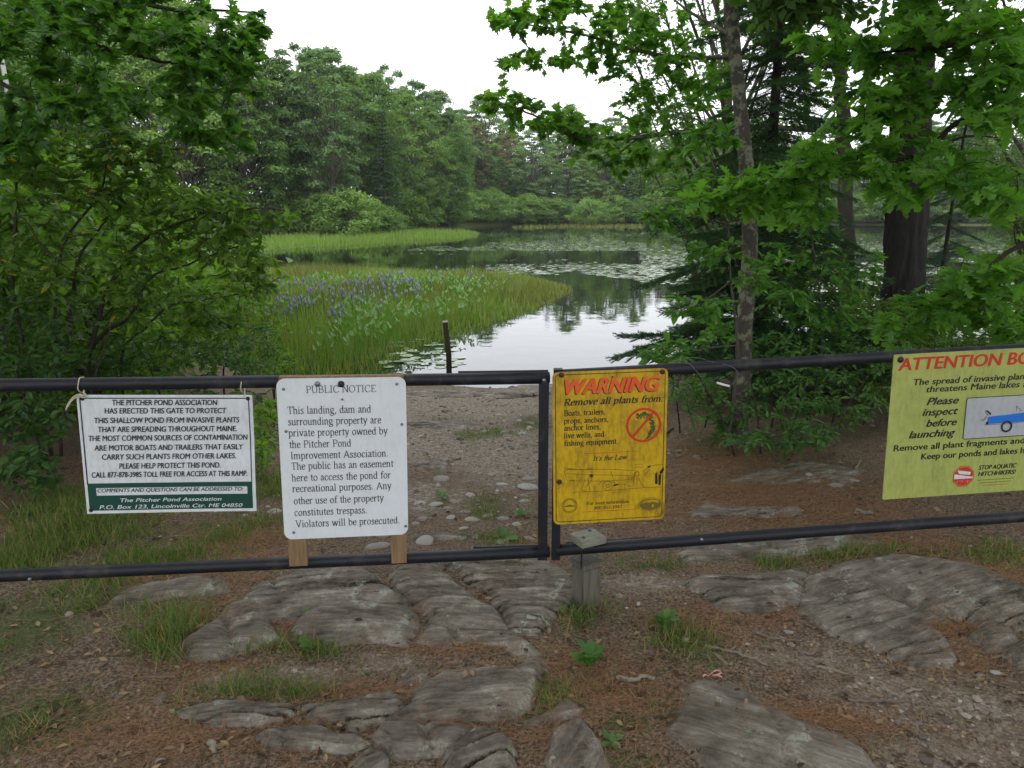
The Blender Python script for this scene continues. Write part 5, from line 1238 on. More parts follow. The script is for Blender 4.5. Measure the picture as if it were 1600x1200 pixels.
# maple at the upper left
lmb = gpt(-5.4, 5.2)
plant('maple_tree', 'dark leaved maple spreading boughs into the upper left corner', 'tree', lmb,
      [([lmb + [0, 0, -.2], lmb + [.1, 0, 1.8], lmb + [.2, .1, 3.6], lmb + [.2, .3, 6.0]], .13, .06),
       ([lmb + [.15, 0, 3.2], (-200, 30, 5.0), (-40, 25, 5.1), (52, 45, 5.2), (79, 56, 5.2), (113, 60, 5.2), (147, 70, 5.3), (178, 80, 5.35), (210, 84, 5.4), (249, 96, 5.5), (297, 101, 5.6)], .04, .008),
       ([lmb + [.1, 0, 2.6], (-200, 130, 5), (-60, 110, 4.9), (60, 160, 4.8), (140, 200, 4.8)], .03, .006),
       ([lmb + [.2, .1, 3.6], (-120, -60, 5.6), (80, -40, 5.8), (240, 10, 6.0), (330, 15, 6.2), (400, 20, 6.4)], .035, .006)],
      [(60, 40, 4.7, 90, 50, .7, 80), (200, 40, 5.2, 90, 45, .7, 80), (320, 60, 6.0, 60, 55, .7, 70), (110, 150, 4.7, 110, 45, .6, 60), (290, 160, 5.9, 80, 45, .7, 66), (398, 35, 6.4, 20, 24, .4, 16), (340, 215, 6.1, 50, 30, .5, 30), (160, -40, 5.5, 200, 40, .8, 60), (20, 230, 4.8, 60, 40, .5, 24), (380, 120, 6.2, 35, 40, .5, 30)],
      MAPLE, 'leaf_maple_dark', .078, 11, 'bark_dark', 42, 120, tip=.0025, droop=.3, tipspan=.4, clumpvar=.15)
# shrubs of the left thicket
def shrub_base(u, d): return gpx(u, d)
b1 = shrub_base(136, 5.7)
plant('thicket_shrub', 'many stemmed shrub with leaning dark stems above the white and green sign', 'shrub', b1,
      [([b1 + [0, 0, -.1], (136, 583, 5.7), (148, 521, 5.6), (163, 466, 5.6), (185, 423, 5.5), (203, 395, 5.5), (228, 373, 5.4), (271, 352, 5.3), (330, 335, 5.2), (400, 325, 5.1), (450, 330, 5.0)], .022, .004),
       ([b1 + [.05, 0, -.1], (139, 574, 5.7), (163, 521, 5.7), (197, 500, 5.6), (216, 472, 5.6), (225, 447, 5.6), (247, 426, 5.5), (274, 420, 5.5), (340, 395, 5.4), (390, 380, 5.3)], .017, .004),
       ([b1 + [-.08, .1, -.1], (112, 560, 5.8), (114, 460, 5.8), (123, 404, 5.7), (142, 376, 5.7), (180, 330, 5.6), (240, 290, 5.6)], .018, .004),
       ([b1 + [.1, .1, -.1], (190, 560, 5.8), (230, 510, 5.7), (265, 478, 5.6), (310, 470, 5.6), (370, 460, 5.5)], .012, .004)],
      [(255, 330, 5.4, 90, 38, .5, 120), (360, 335, 5.2, 55, 30, .4, 60), (180, 410, 5.6, 80, 50, .5, 80), (330, 400, 5.4, 70, 40, .5, 70), (260, 480, 5.7, 90, 40, .5, 70), (440, 340, 5.0, 20, 14, .2, 10), (400, 430, 5.5, 40, 40, .4, 40), (330, 500, 5.7, 60, 35, .4, 46)],
      OVAL, 'leaf_shrub', .068, 11, 'bark_dark', 43, 300, droop=.2, up=.55, rare=.006, clumpvar=.15)
b2 = shrub_base(40, 5.2)
plant('thicket_shrub', 'thin upright shrub with some yellow leaves at the left of the thicket', 'shrub', b2,
      [([b2 + [0, 0, -.1], (24, 475, 5.2), (24, 350, 5.2), (27, 250, 5.2), (38, 180, 5.1), (50, 120, 5.1)], .014, .004), ([b2 + [.05, 0, -.1], (90, 420, 5.3), (158, 300, 5.4), (163, 230, 5.4), (165, 170, 5.4)], .012, .003),
       ([b2 + [.0, 0, -.1], (-60, 470, 4.9), (20, 340, 4.8), (70, 390, 4.8), (120, 430, 4.8)], .009, .003)],
      [(50, 250, 5.0, 60, 50, .5, 60), (150, 235, 5.4, 75, 30, .4, 60), (200, 280, 5.4, 60, 40, .4, 50), (80, 330, 5.1, 80, 45, .4, 60), (40, 420, 5.0, 60, 50, .4, 55), (250, 235, 5.4, 30, 20, .3, 16)],
      OVAL, 'leaf_shrub', .07, 11, 'bark_dark', 44, 200, droop=.2, up=.55, rare=.025, clumpvar=.15)
b3 = shrub_base(60, 4.7)
plant('thicket_shrub', 'low dark shrub filling the space left of the white and green sign', 'shrub', b3,
      [([b3 + [-.1, 0, -.1], b3 + [-.2, 0, .5], b3 + [-.3, 0, 1.1]], .012, .004), ([b3 + [.1, .1, -.1], b3 + [.15, .1, .5], b3 + [.3, .2, 1.0]], .012, .004), ([b3 + [-.5, .1, -.1], b3 + [-.6, .1, .8]], .01, .004)],
      [(50, 560, 5.0, 75, 45, .5, 90), (40, 650, 4.7, 60, 45, .4, 80), (50, 730, 4.4, 45, 30, .25, 40), (70, 490, 5.2, 80, 40, .5, 60), (-40, 600, 4.8, 50, 90, .5, 50)],
      OVAL, 'leaf_shrub_dark', .062, 9, 'bark_dark', 45, 120, droop=.15, clumpvar=.15)
b4 = shrub_base(290, 6.4)
plant('thicket_shrub', 'dense low shrub behind the top rail above the green foot sign', 'shrub', b4,
      [([b4 + [-.3, 0, -.1], b4 + [-.35, 0, .4], b4 + [-.5, 0, .8]], .012, .004), ([b4 + [.2, .1, -.1], b4 + [.2, .1, .5], b4 + [.3, .2, .9]], .012, .004), ([b4 + [.6, .1, -.1], b4 + [.65, .1, .5]], .01, .004)],
      [(240, 560, 6.0, 100, 35, .5, 110), (370, 550, 6.3, 55, 45, .5, 90), (150, 560, 6.0, 70, 40, .5, 60), (300, 620, 5.8, 110, 30, .3, 60)],
      OVAL, 'leaf_shrub_dark', .058, 9, 'bark_dark', 46, 60, droop=.15, clumpvar=.15)
b5 = shrub_base(425, 7.4)
plant('waterside_bush', 'yellow green bush at the near end of the reed bed', 'bush', b5,
      [([b5 + [-.05, 0, -.1], b5 + [-.1, 0, .5], b5 + [-.1, 0, .9]], .01, .003), ([b5 + [.1, 0, -.1], b5 + [.15, 0, .4]], .008, .003)],
      [(415, 520, 7.3, 36, 50, .4, 130), (440, 580, 7.0, 25, 25, .3, 40), (400, 440, 7.4, 30, 30, .3, 40)],
      OVAL, 'leaf_bright', .045, 9, 'bark_dark', 47, 0, droop=.1, clumpvar=.2)
b6 = shrub_base(420, 5.2)
plant('waterside_bush', 'small bright leafy plant between the two white signs', 'bush', b6, [([b6 + [0, 0, -.05], b6 + [0, 0, .3]], .006, .003)],
      [(415, 650, 5.3, 14, 34, .2, 40), (408, 710, 5.0, 20, 30, .2, 24)], OVAL, 'leaf_bright', .055, 8, 'bark_dark', 48, 40, droop=.1)
# left background thicket rows, so that no bare ground shows through
for i, (x, y, h) in enumerate(((-4.6, 8.2, 2.4), (-6.2, 8.8, 2.8), (-7.6, 7.6, 2.8), (-5.4, 10.0, 2.2), (-8.5, 10.5, 3.0), (-10, 8.5, 3.2), (-5.6, 6.6, 2.6), (-7.4, 12.6, 2.8), (-10.5, 14.5, 3.2), (-3.9, 7.2, 1.5), (-4.6, 5.6, 1.6))):
    tree('bushpale' if i in (0, 3, 6, 9) else 'bush', x, y, h, 'yellow green bush in the left thicket, sunlight put into its leaf colour' if i in (0, 3, 6, 9) else 'dark bush deep in the left thicket', 'bushes deep in the left thicket', 'thicket_bush', 'bush', 1.0)  # brighter leaf colour on some bushes stands in for sunlight
# oak sprays on the right
ob = gpt(4.9, 4.3)
plant('oak_tree', 'oak reaching big lobed leaves in from the right', 'tree', ob,
      [([ob + [0, 0, -.2], ob + [-.1, 0, 1.5], ob + [-.15, 0, 3.0], ob + [-.1, .1, 5.0]], .12, .07),
       ([ob + [-.12, 0, 2.0], (1720, 230, 4.3), (1600, 180, 4.2), (1500, 190, 4.3), (1440, 240, 4.4), (1330, 270, 4.5), (1240, 280, 4.6), (1130, 310, 4.7)], .026, .004),
       ([ob + [-.14, 0, 2.6], (1760, 60, 4.2), (1620, 60, 4.1), (1500, 70, 4.1), (1400, 80, 4.3), (1300, 90, 4.4)], .026, .004),
       ([ob + [-.1, 0, 1.5], (1760, 420, 4.3), (1620, 380, 4.2), (1540, 420, 4.2), (1460, 470, 4.4), (1390, 490, 4.5)], .02, .004),
       ([ob + [-.14, 0, 2.9], (1720, -90, 4.1), (1560, -60, 4.0), (1450, -20, 4.1)], .02, .004)],
      [(1500, 30, 4.0, 90, 35, .4, 44), (1330, 70, 4.3, 70, 36, .3, 36), (1565, 150, 4.0, 55, 55, .4, 40), (1390, 150, 4.3, 60, 40, .3, 32), (1300, 245, 4.5, 80, 34, .3, 40), (1440, 265, 4.3, 85, 45, .4, 52), (1560, 290, 4.0, 50, 45, .3, 30), (1200, 285, 4.6, 65, 22, .25, 28), (1125, 308, 4.7, 45, 16, .2, 16), (1240, 330, 4.6, 60, 22, .25, 22), (1550, 430, 4.2, 55, 40, .3, 36), (1450, 490, 4.4, 80, 30, .3, 36), (1580, 500, 4.2, 40, 30, .3, 20), (1450, -40, 4.1, 130, 30, .4, 36), (1420, 60, 4.3, 60, 50, .3, 26), (1500, 130, 4.2, 50, 50, .3, 26), (1580, 60, 4.0, 40, 50, .3, 20), (1350, 190, 4.4, 60, 30, .3, 20)],
      OAK, 'leaf_oak', .115, 6, 'bark_dark', 49, 300, tip=.0022, droop=.35, tipspan=.28, clumpvar=.15, up=.45)
# sapling with pale oval leaves
sb = gpx(1155, 5.6)
plant('beech_sapling', 'slim sapling with bright oval leaves in front of the spruce', 'tree', sb,
      [([sb + [0, 0, -.1], (1152, 560, 5.5), (1142, 440, 5.4), (1136, 340, 5.3), (1118, 270, 5.2), (1095, 200, 5.2)], .012, .003),
       ([(1142, 440, 5.4), (1100, 470, 5.3), (1060, 490, 5.2)], .006, .003), ([(1138, 350, 5.3), (1080, 340, 5.2), (1030, 345, 5.2)], .006, .003), ([(1150, 540, 5.5), (1100, 545, 5.2), (1040, 560, 5.0)], .006, .003)],
      [(1050, 338, 5.2, 40, 14, .2, 26), (1110, 215, 5.2, 36, 24, .2, 22), (1090, 290, 5.3, 40, 20, .2, 22), (1085, 480, 5.2, 45, 18, .2, 32), (1035, 555, 5.0, 40, 20, .2, 26), (1120, 395, 5.3, 40, 20, .2, 20), (1190, 430, 5.4, 40, 30, .2, 24), (1170, 300, 5.3, 30, 20, .2, 12)],
      OVAL, 'leaf_sapling', .078, 9, 'bark_grey', 50, 200, droop=.2, clumpvar=.15)
sb = gpx(1290, 6.6)
plant('beech_sapling', 'leafy sapling standing between the spruce and the big pine trunk', 'tree', sb,
      [([sb + [0, 0, -.1], (1285, 520, 6.6), (1275, 420, 6.5), (1262, 330, 6.5)], .012, .003), ([(1280, 480, 6.6), (1230, 440, 6.4), (1190, 430, 6.3)], .006, .003), ([(1280, 470, 6.6), (1330, 430, 6.5), (1360, 410, 6.4)], .006, .003)],
      [(1250, 400, 6.5, 60, 30, .3, 34), (1330, 420, 6.5, 45, 30, .3, 28), (1220, 470, 6.4, 55, 28, .3, 34), (1300, 490, 6.5, 60, 30, .3, 40), (1270, 350, 6.5, 40, 20, .2, 18), (1120, 520, 6.2, 50, 22, .3, 28)],
      OVAL, 'leaf_sapling', .075, 9, 'bark_grey', 51, 60, droop=.2, clumpvar=.15)
# undergrowth of the right bank
UND = [(1100, 6.3, [(1090, 610, 6.2, 50, 28, .4, 70), (1130, 650, 5.9, 45, 25, .3, 50)], 'low leafy shrub at the foot of the lichen covered trunk'),
       (1210, 6.0, [(1210, 560, 6.2, 60, 40, .4, 90), (1230, 630, 5.8, 55, 40, .4, 80)], 'leafy undergrowth shrub just right of the lichen covered trunk'),
       (1310, 6.0, [(1310, 560, 6.3, 55, 40, .4, 80), (1320, 630, 5.9, 50, 35, .4, 70)], 'dense undergrowth shrub between the lichen covered trunk and the lime sign'),
       (1400, 6.2, [(1400, 560, 6.3, 50, 30, .4, 50), (1420, 640, 6.0, 60, 40, .4, 60)], 'shaded undergrowth shrub behind the lime sign corner'),
       (1520, 6.4, [(1520, 520, 6.6, 80, 30, .4, 70), (1540, 580, 6.2, 90, 40, .4, 60)], 'undergrowth shrub behind the lime sign heading'),
       (1240, 5.3, [(1200, 690, 5.2, 60, 18, .3, 40), (1270, 680, 5.2, 40, 20, .3, 30)], 'lowest leafy fringe of the right undergrowth above the needles')]
for i, (u, d, bl, lab) in enumerate(UND):
    b_ = gpx(u, d)
    plant('undergrowth_shrub', lab, 'shrub', b_, [([b_ + [dx, dy, -.05], b_ + [dx * 1.4, dy, .25], b_ + [dx * 2, dy, .55]], .008, .003) for dx, dy in ((-.12, 0), (.1, .08), (.28, -.05), (-.3, .05))], bl, OVAL, 'leaf_under', .055, 8, 'bark_dark', 60 + i, 40, 'undergrowth shrubs', droop=.15, clumpvar=.15)
for (x, y, h) in ((3.2, 8.6, 1.2), (4.4, 9.4, 1.0), (2.6, 10.2, .8), (5.6, 8.6, 1.3), (6.8, 8.0, 1.5), (8.4, 9.6, 1.8), (3.6, 7.2, .9), (5.0, 7.0, 1.0)):
    tree('bush', x, y, h, 'dark low bush under the trees of the right bank', 'bushes under the right bank trees', 'undergrowth_bush', 'bush')
# low bushes lining the far and left shores
for u in list(range(430, 1680, 24)) + list(range(690, 1680, 31)):
    d = np.interp(u, [430, 560, 640, 700, 800, 950, 1200, 1680], [63, 68, 80, 95, 112.5, 115, 113.5, 108]) + r_.uniform(0, 4)
    x, y = (u + r_.uniform(-9, 9) - 800) / FPX * d * cp, d
    tree('bush', x, y, r_.uniform(2.2, 4.2), 'low dark bush at the foot of the wood on the far shore', 'bushes along the far shoreline', 'shore_bush', 'bush', r_.uniform(1.1, 1.6))

# ------------------------------------------------------------------ pond plants
def water_poly(px): return [tuple(on_water(u, v)[:2]) for u, v in px]
def sample_poly(poly, n, r, bias=0.0):
    P = np.array(poly); lo, hi = P.min(0), P.max(0); out = []; tot = 0
    while tot < n:
        q = lo + (hi - lo) * r.random((n * 2, 2)); q = q[poly_dist(q[:, 0], q[:, 1], poly) > -.15]
        out.append(q); tot += len(q)
    return np.concatenate(out)[:n]
BLADE = (np.array([[-.5, 0, 0], [.5, 0, 0], [-.36, .55, .06], [.36, .55, .06], [0, 1, .3]]), np.array([[0, 1, 3], [0, 3, 2], [2, 3, 4]]))
def blades(xy, z, hgt, wid, r, lean=.18):
    n = len(xy); pos = np.column_stack([xy, z]); ax = np.array([0, 0, 1.0]) + r.normal(0, lean, (n, 3)); nr = r.normal(size=(n, 3)); nr[:, 2] *= .1
    V, F = BLADE; A = norm(ax); X_ = norm(np.cross(A, nr)); N_ = np.cross(X_, A)
    W = pos[:, None] + (V[None, :, 0:1] * wid[:, None, None]) * X_[:, None] + hgt[:, None, None] * (V[None, :, 1:2] * A[:, None] + V[None, :, 2:3] * .6 * N_[:, None])
    return W.reshape(-1, 3), (F[None] + (np.arange(n) * 5)[:, None, None]).reshape(-1, 3)
r_ = np.random.default_rng(77)
bed1 = water_poly([(425, 596), (560, 592), (610, 560), (655, 538), (705, 528), (760, 506), (820, 488), (880, 460), (892, 450), (850, 441), (760, 434), (600, 428), (440, 424), (380, 432), (350, 480), (380, 560)])
q = sample_poly(bed1, 30000, r_); zz = np.maximum(G(q[:, 0], q[:, 1]), WATER - .05)
front = np.exp(-np.maximum(q[:, 1] - 10, 0) / 6)
brown = (fbm(q[:, 0] * .35, q[:, 1] * .2, 8, 3) + np.clip((q[:, 1] - 15) * .03, -.3, .14)) > .6
hg = (.32 + .22 * fbm(q[:, 0] * .8, q[:, 1] * .8, 4, 2)) * r_.uniform(.7, 1.25, len(q)) + .1 * front
hg *= .35 + .65 * np.clip(poly_dist(q[:, 0], q[:, 1], bed1) / .9, 0, 1)
for nm, sel, mt, lab in (('reed_bed', ~brown, 'reed', 'bright green reed and sedge bed reaching into the near water'), ('sedge_patch', brown, 'reed_brown', 'olive brown sedge patch inside the near reed bed')):
    mb = MB(); k_ = sel; V, F = blades(q[k_], zz[k_], hg[k_], .004 + .00075 * q[k_, 1] * r_.uniform(.7, 1.3, k_.sum()), r_)
    mb.add(V, F, np.repeat(np.where(r_.random(k_.sum()) < .1, 1.3, np.clip(r_.normal(.45, .28, k_.sum()), 0, .9)), 5)); tag(mb.build(nm, M[mt]), lab, 'reeds', None, 'stuff')
pk = water_poly([(440, 585), (540, 575), (600, 550), (660, 525), (760, 490), (800, 470), (700, 458), (560, 455), (440, 462), (400, 500)])
q = sample_poly(pk, 3000, r_); q = q[fbm(q[:, 0] * .8, q[:, 1] * .5, 12, 3) > .5]; n_ = len(q); hh = r_.uniform(.3, .56, n_)
az = r_.uniform(0, 6.28, n_); ax = np.stack([np.cos(az) * .5, np.sin(az) * .5, r_.uniform(.4, 1.0, n_)], 1)
HEART = (np.array([[0, .08, 0], [.2, -.08, .03], [.3, .2, .06], [.16, .62, .03], [0, 1, 0], [-.16, .62, .03], [-.3, .2, .06], [-.2, -.08, .03]]), np.array([[0, 1, 2], [0, 2, 3], [0, 3, 4], [0, 4, 5], [0, 5, 6], [0, 6, 7]]))
mb = MB(); V, F = place(HEART, np.column_stack([q, WATER + hh]), ax, np.stack([-np.cos(az), -np.sin(az), np.full(n_, .6)], 1) + r_.normal(0, .3, (n_, 3)), r_.uniform(.07, .12, n_)); mb.add(V, F, np.repeat(r_.uniform(0, .9, n_), 8))
V, F = blades(q, np.full(n_, WATER - .02), hh, np.full(n_, .012), r_, .05); mb.add(V, F, np.repeat(r_.uniform(0, .6, n_), 5))
tag(mb.build('pickerelweed', M['pickerel_leaf']), 'heart leaved pickerelweed stand under the blue flower spikes', 'water plant', None, 'stuff')
fl = np.concatenate([sample_poly(water_poly([(430, 545), (520, 545), (600, 520), (660, 490), (640, 470), (520, 468), (430, 480)]), 170, r_), sample_poly(water_poly([(560, 475), (760, 470), (800, 455), (600, 450)]), 45, r_)])
mb = MB(); ft = MB()
for x, y in fl:
    h_ = r_.uniform(.5, .72); dx, dy = r_.normal(0, .04, 2); t_ = np.array([x + dx, y + dy, WATER + h_]); b_ = np.array([x, y, WATER])
    mb.add(*tube(np.array([b_, t_ - [0, 0, .1]]), [.006, .004], 3, False), tint=.3)
    L_ = r_.uniform(.08, .13); ft.add(*tube(np.array([t_ - [0, 0, L_], t_ - [0, 0, L_ * .7], t_ - [0, 0, L_ * .3], t_]), [.008, .024, .02, .004], 5, False), tint=r_.uniform(0, .9))
tag(ft.build('pickerelweed_flowers', M['pickerel_flower']), 'violet blue flower spikes standing over the pickerelweed', 'flowers', None, 'stuff')
tag(mb.build('flower_stalks', M['pickerel_leaf']), 'thin green stalks carrying the blue flower spikes', 'stalks', None, 'stuff')
bed2 = water_poly([(380, 396), (470, 388), (560, 383), (680, 375), (748, 370), (748, 363), (650, 360), (520, 366), (400, 374), (350, 380)])
q = sample_poly(bed2, 16000, r_); q = q[fbm(q[:, 0] * .5, q[:, 1] * .3, 14, 3) > .36]; mb = MB(); n_ = len(q)
V, F = blades(q, np.full(n_, WATER - .05), r_.uniform(.25, .7, n_) * (.25 + .75 * np.clip(poly_dist(q[:, 0], q[:, 1], bed2) / 1.6, 0, 1)), r_.uniform(.025, .05, n_), r_, .15); mb.add(V, F, np.repeat(np.clip(r_.normal(.6, .2, n_), 0, .9), 5))
tag(mb.build('reed_bed', M['reed']), 'yellow green strip of reeds along the far left bank', 'reeds', None, 'stuff')
bed3 = water_poly([(800, 358), (880, 356), (1000, 357), (1010, 351), (900, 350), (800, 353)])
q = sample_poly(bed3, 1500, r_); mb = MB(); n_ = len(q)
V, F = blades(q, np.full(n_, WATER - .05), r_.uniform(.12, .4, n_), r_.uniform(.04, .08, n_), r_, .2); mb.add(V, F, np.repeat(np.clip(r_.normal(.5, .25, n_), 0, .9), 5))
tag(mb.build('sedge_patch', M['reed_brown']), 'pale sedge tongue at the foot of the far shore', 'reeds', None, 'stuff')
# lily pads
PAD = (np.array([[0, 0, 0]] + [[.5 * math.cos(t), .5 * math.sin(t), 0] for t in np.linspace(.25, 6.03, 9)]), np.array([[0, i, i + 1] for i in range(1, 9)]))
pads = []
for (u0, u1, v0, v1, n_, th) in ((400, 1010, 364, 392, 9000, .47), (560, 1080, 414, 452, 3600, .5), (1000, 1700, 364, 430, 11000, .43), (1020, 1700, 430, 545, 7000, .45), (760, 1050, 445, 500, 500, .55), (640, 1000, 392, 420, 700, .58), (590, 720, 530, 575, 60, .4), (560, 950, 354, 362, 1200, .5)):
    uv = np.column_stack([r_.uniform(u0, u1, n_), r_.uniform(v0, v1, n_)]); Pw = np.array([on_water(*k_)[:2] for k_ in uv])
    Pw = Pw[fbm(Pw[:, 0] * .22, Pw[:, 1] * .10, 21, 4) > th]; pads.append(Pw)
pads = np.concatenate(pads); pads = pads[(G(pads[:, 0], pads[:, 1]) < WATER - .03)]; n_ = len(pads)
sz = r_.uniform(.11, .24, n_); ta = r_.uniform(0, 6.28, n_); c_, s_ = np.cos(ta), np.sin(ta)
V0, F0 = PAD; W = np.stack([pads[:, 0:1] + sz[:, None] * (c_[:, None] * V0[None, :, 0] - s_[:, None] * V0[None, :, 1]), pads[:, 1:2] + sz[:, None] * (s_[:, None] * V0[None, :, 0] + c_[:, None] * V0[None, :, 1]), WATER + .004 + r_.uniform(0, .012, (n_, 1)) + V0[None, :, 0] * (r_.normal(0, .03, n_) * sz)[:, None]], -1).reshape(-1, 3)
mb = MB(); mb.add(W, (F0[None] + (np.arange(n_) * len(V0))[:, None, None]).reshape(-1, 3), np.repeat(r_.random(n_), len(V0)))
tag(mb.build('lily_pads', M['lily']), 'floating lily pads scattered in streaks over the pond', 'lily pads', None, 'stuff')
# post standing in the shallows
pw = on_water(702, 596)
o = empty('wooden_stake', (pw[0], pw[1], WATER - .05), 'dark upright stake with a pale top standing at the waterline', 'stake')
ht = at_y(697, 504, pw[1])[2] - (WATER - .05)
mb = MB(); mb.add(*tube(np.array([[0, 0, -.2], [0, 0, ht * .5], [-.04, 0, ht]]), [.04, .038, .036], 10)); mb.build('shaft', M['bark_dark'], o, True)
mb = MB(); mb.add(*tube(np.array([[-.04, 0, ht], [-.0405, 0, ht + .02]]), [.039, .037], 10)); mb.build('top', M['post_pale'], o, True)

# ------------------------------------------------------------------ ground cover in front
def field(n, x0, x1, y0, y1, pw=1.6):
    """candidate points, denser towards the viewer"""
    y = y0 + (y1 - y0) * r_.random(n) ** pw; h = .75 * y + .6
    return np.clip(r_.uniform(-1, 1, n) * h, x0, x1), y
def on_rock(x, y): return surf(x.copy(), y.copy()) > G(x, y) + .012
x, y = field(260000, -6, 6, 1.3, 10.5)
w_ = .09 + .85 * zmask(ZN, x, y) ** 1.2; w_ *= .25 + 1.3 * fbm(x * 2.2, y * 2.2, 31, 3) ** 2 * 2.2
w_ *= 1 - .75 * zmask(ZV, x, y); w_ *= np.where(on_rock(x, y), .14, 1)
k_ = r_.random(len(x)) < w_ * .5; x, y = x[k_], y[k_]; n_ = len(x)
z = surf(x.copy(), y.copy()) + r_.uniform(.002, .010, n_); az = r_.normal(.35, .9, n_); L_ = r_.uniform(.05, .12, n_)
d_ = np.stack([np.cos(az), np.sin(az), r_.normal(0, .09, n_)], 1); sd = np.stack([-np.sin(az), np.cos(az), np.zeros(n_)], 1); wd = np.clip(.0004 * y, .0007, .003)[:, None]
c0 = np.column_stack([x, y, z]); bendv = sd * r_.normal(0, .14, n_)[:, None] * L_[:, None]
a0, m0, e0 = c0 - d_ * L_[:, None] / 2, c0 + bendv, c0 + d_ * L_[:, None] / 2
for q in (a0, e0): q[:, 2] = np.maximum(q[:, 2], surf(q[:, 0].copy(), q[:, 1].copy()) + .0015)
W = np.stack([a0 - sd * wd * .6, a0 + sd * wd * .6, m0 - sd * wd, m0 + sd * wd, e0 - sd * wd * .5, e0 + sd * wd * .5], 1).reshape(-1, 3)
Fb = np.array([[0, 1, 3], [0, 3, 2], [2, 3, 5], [2, 5, 4]]); mb = MB(); mb.add(W, (Fb[None] + (np.arange(n_) * 6)[:, None, None]).reshape(-1, 3), np.repeat(np.clip(r_.normal(.45, .25, n_), 0, .9), 6))
tag(mb.build('pine_needle_litter', M['needle_litter']), 'orange brown fallen pine needles strewn over ground and rock', 'pine needles', None, 'stuff')
# brown leaf bits
x, y = field(26000, -6, 6, 1.3, 9); w_ = (.5 - .3 * zmask(ZV, x, y)) * np.where(on_rock(x, y), .1, 1) * (fbm(x * 1.7, y * 1.7, 33, 3) > .4)
k_ = r_.random(len(x)) < w_; x, y = x[k_], y[k_]; n_ = len(x); az = r_.uniform(0, 6.28, n_)
pos = np.column_stack([x, y, surf(x.copy(), y.copy()) + .004]); mb = MB()
V, F = place(OVAL, pos, np.stack([np.cos(az), np.sin(az), r_.normal(.08, .16, n_)], 1), np.array([0, 0, 1.0]) + r_.normal(0, .35, (n_, 3)), r_.uniform(.012, .042, n_)); mb.add(V, F, np.repeat(r_.uniform(0, .9, n_) ** 1.6, 8))
tag(mb.build('leaf_litter', M['leaf_litter']), 'small dead leaf and bark bits strewn over the soil', 'leaf litter', None, 'stuff')
# gravel
phi = (1 + 5 ** .5) / 2
ICO = np.array([[-1, phi, 0], [1, phi, 0], [-1, -phi, 0], [1, -phi, 0], [0, -1, phi], [0, 1, phi], [0, -1, -phi], [0, 1, -phi], [phi, 0, -1], [phi, 0, 1], [-phi, 0, -1], [-phi, 0, 1]]) / 1.902
ICF = np.array([[0, 11, 5], [0, 5, 1], [0, 1, 7], [0, 7, 10], [0, 10, 11], [1, 5, 9], [5, 11, 4], [11, 10, 2], [10, 7, 6], [7, 1, 8], [3, 9, 4], [3, 4, 2], [3, 2, 6], [3, 6, 8], [3, 8, 9], [4, 9, 5], [2, 4, 11], [6, 2, 10], [8, 6, 7], [9, 8, 1]])
x, y = field(60000, -6, 6, 1.3, 10.2, 1.3); w_ = .03 + .75 * zmask(ZV, x, y); w_ *= np.where(on_rock(x, y), .06, 1)
k_ = r_.random(len(x)) < w_ * .38; x, y = x[k_], y[k_]; n_ = len(x)
sc_ = np.clip(r_.lognormal(-5.15, .5, n_), .0025, .026) * np.clip(.55 + .14 * y, .6, 1.5)
an = r_.uniform(0, 6.28, n_); Rz = np.stack([np.cos(an), -np.sin(an), np.sin(an), np.cos(an)], 1).reshape(-1, 2, 2)
B = ICO[None] * r_.uniform(.7, 1.3, (n_, 12, 1)) * np.stack([r_.uniform(.9, 1.5, n_), np.ones(n_), r_.uniform(.4, .75, n_)], 1)[:, None]
B[..., :2] = np.einsum('nij,nkj->nki', Rz, B[..., :2]); W = B * sc_[:, None, None] + np.column_stack([x, y, surf(x.copy(), y.copy()) + sc_ * .1])[:, None]
m_, nn3, l3, b3_ = newmat('gravel_stone'); at = nn3.new('ShaderNodeAttribute'); at.attribute_name = 'tint'
rp = ramp(nn3, [(0, (.09, .07, .054)), (.5, (.22, .185, .15)), (.9, (.34, .295, .25)), (1, (.48, .44, .39))]); l3.new(at.outputs['Fac'], rp.inputs['Fac']); l3.new(rp.outputs['Color'], b3_.inputs['Base Color']); b3_.inputs['Roughness'].default_value = .8
mb = MB(); mb.add(W.reshape(-1, 3), (ICF[None] + (np.arange(n_) * 12)[:, None, None]).reshape(-1, 3), np.repeat(r_.random(n_), 12))
tag(mb.build('gravel', M['gravel_stone']), 'loose grey brown gravel over the ramp and the bare soil', 'gravel', None, 'stuff')
# grass
x, y = field(620000, -6, 6, 1.3, 9.5, 1.4); w_ = (zmask(ZG, x, y) ** 1.3 + .006) * np.clip((fbm(x * 3, y * 3, 37, 3) - .34) * 4, 0, 1) * np.where(on_rock(x, y), .03, 1)
w_ *= np.where(y > 5.2, .5, 1)
k_ = r_.random(len(x)) < w_ * .8; x, y = x[k_], y[k_]; n_ = len(x)
left = np.clip(-x, 0, 1.2) / 1.2; hg = (.022 + .05 * fbm(x * 2.5, y * 2.5, 38, 2) + .028 * left) * r_.uniform(.6, 1.5, n_) * np.where(y > 5.2, .5, 1)
mb = MB(); V, F = blades(np.column_stack([x, y]), G(x, y) - .004, hg, np.clip(.0011 * y, .0022, .006) * r_.uniform(.7, 1.3, n_), r_, .5)
mb.add(V, F, np.repeat(np.where(r_.random(n_) < .2, 1.2, np.clip(r_.normal(.42, .25, n_), 0, .88)), 5))
tag(mb.build('grass', M['grass']), 'short green grass tufts among the litter and rocks', 'grass', None, 'stuff')

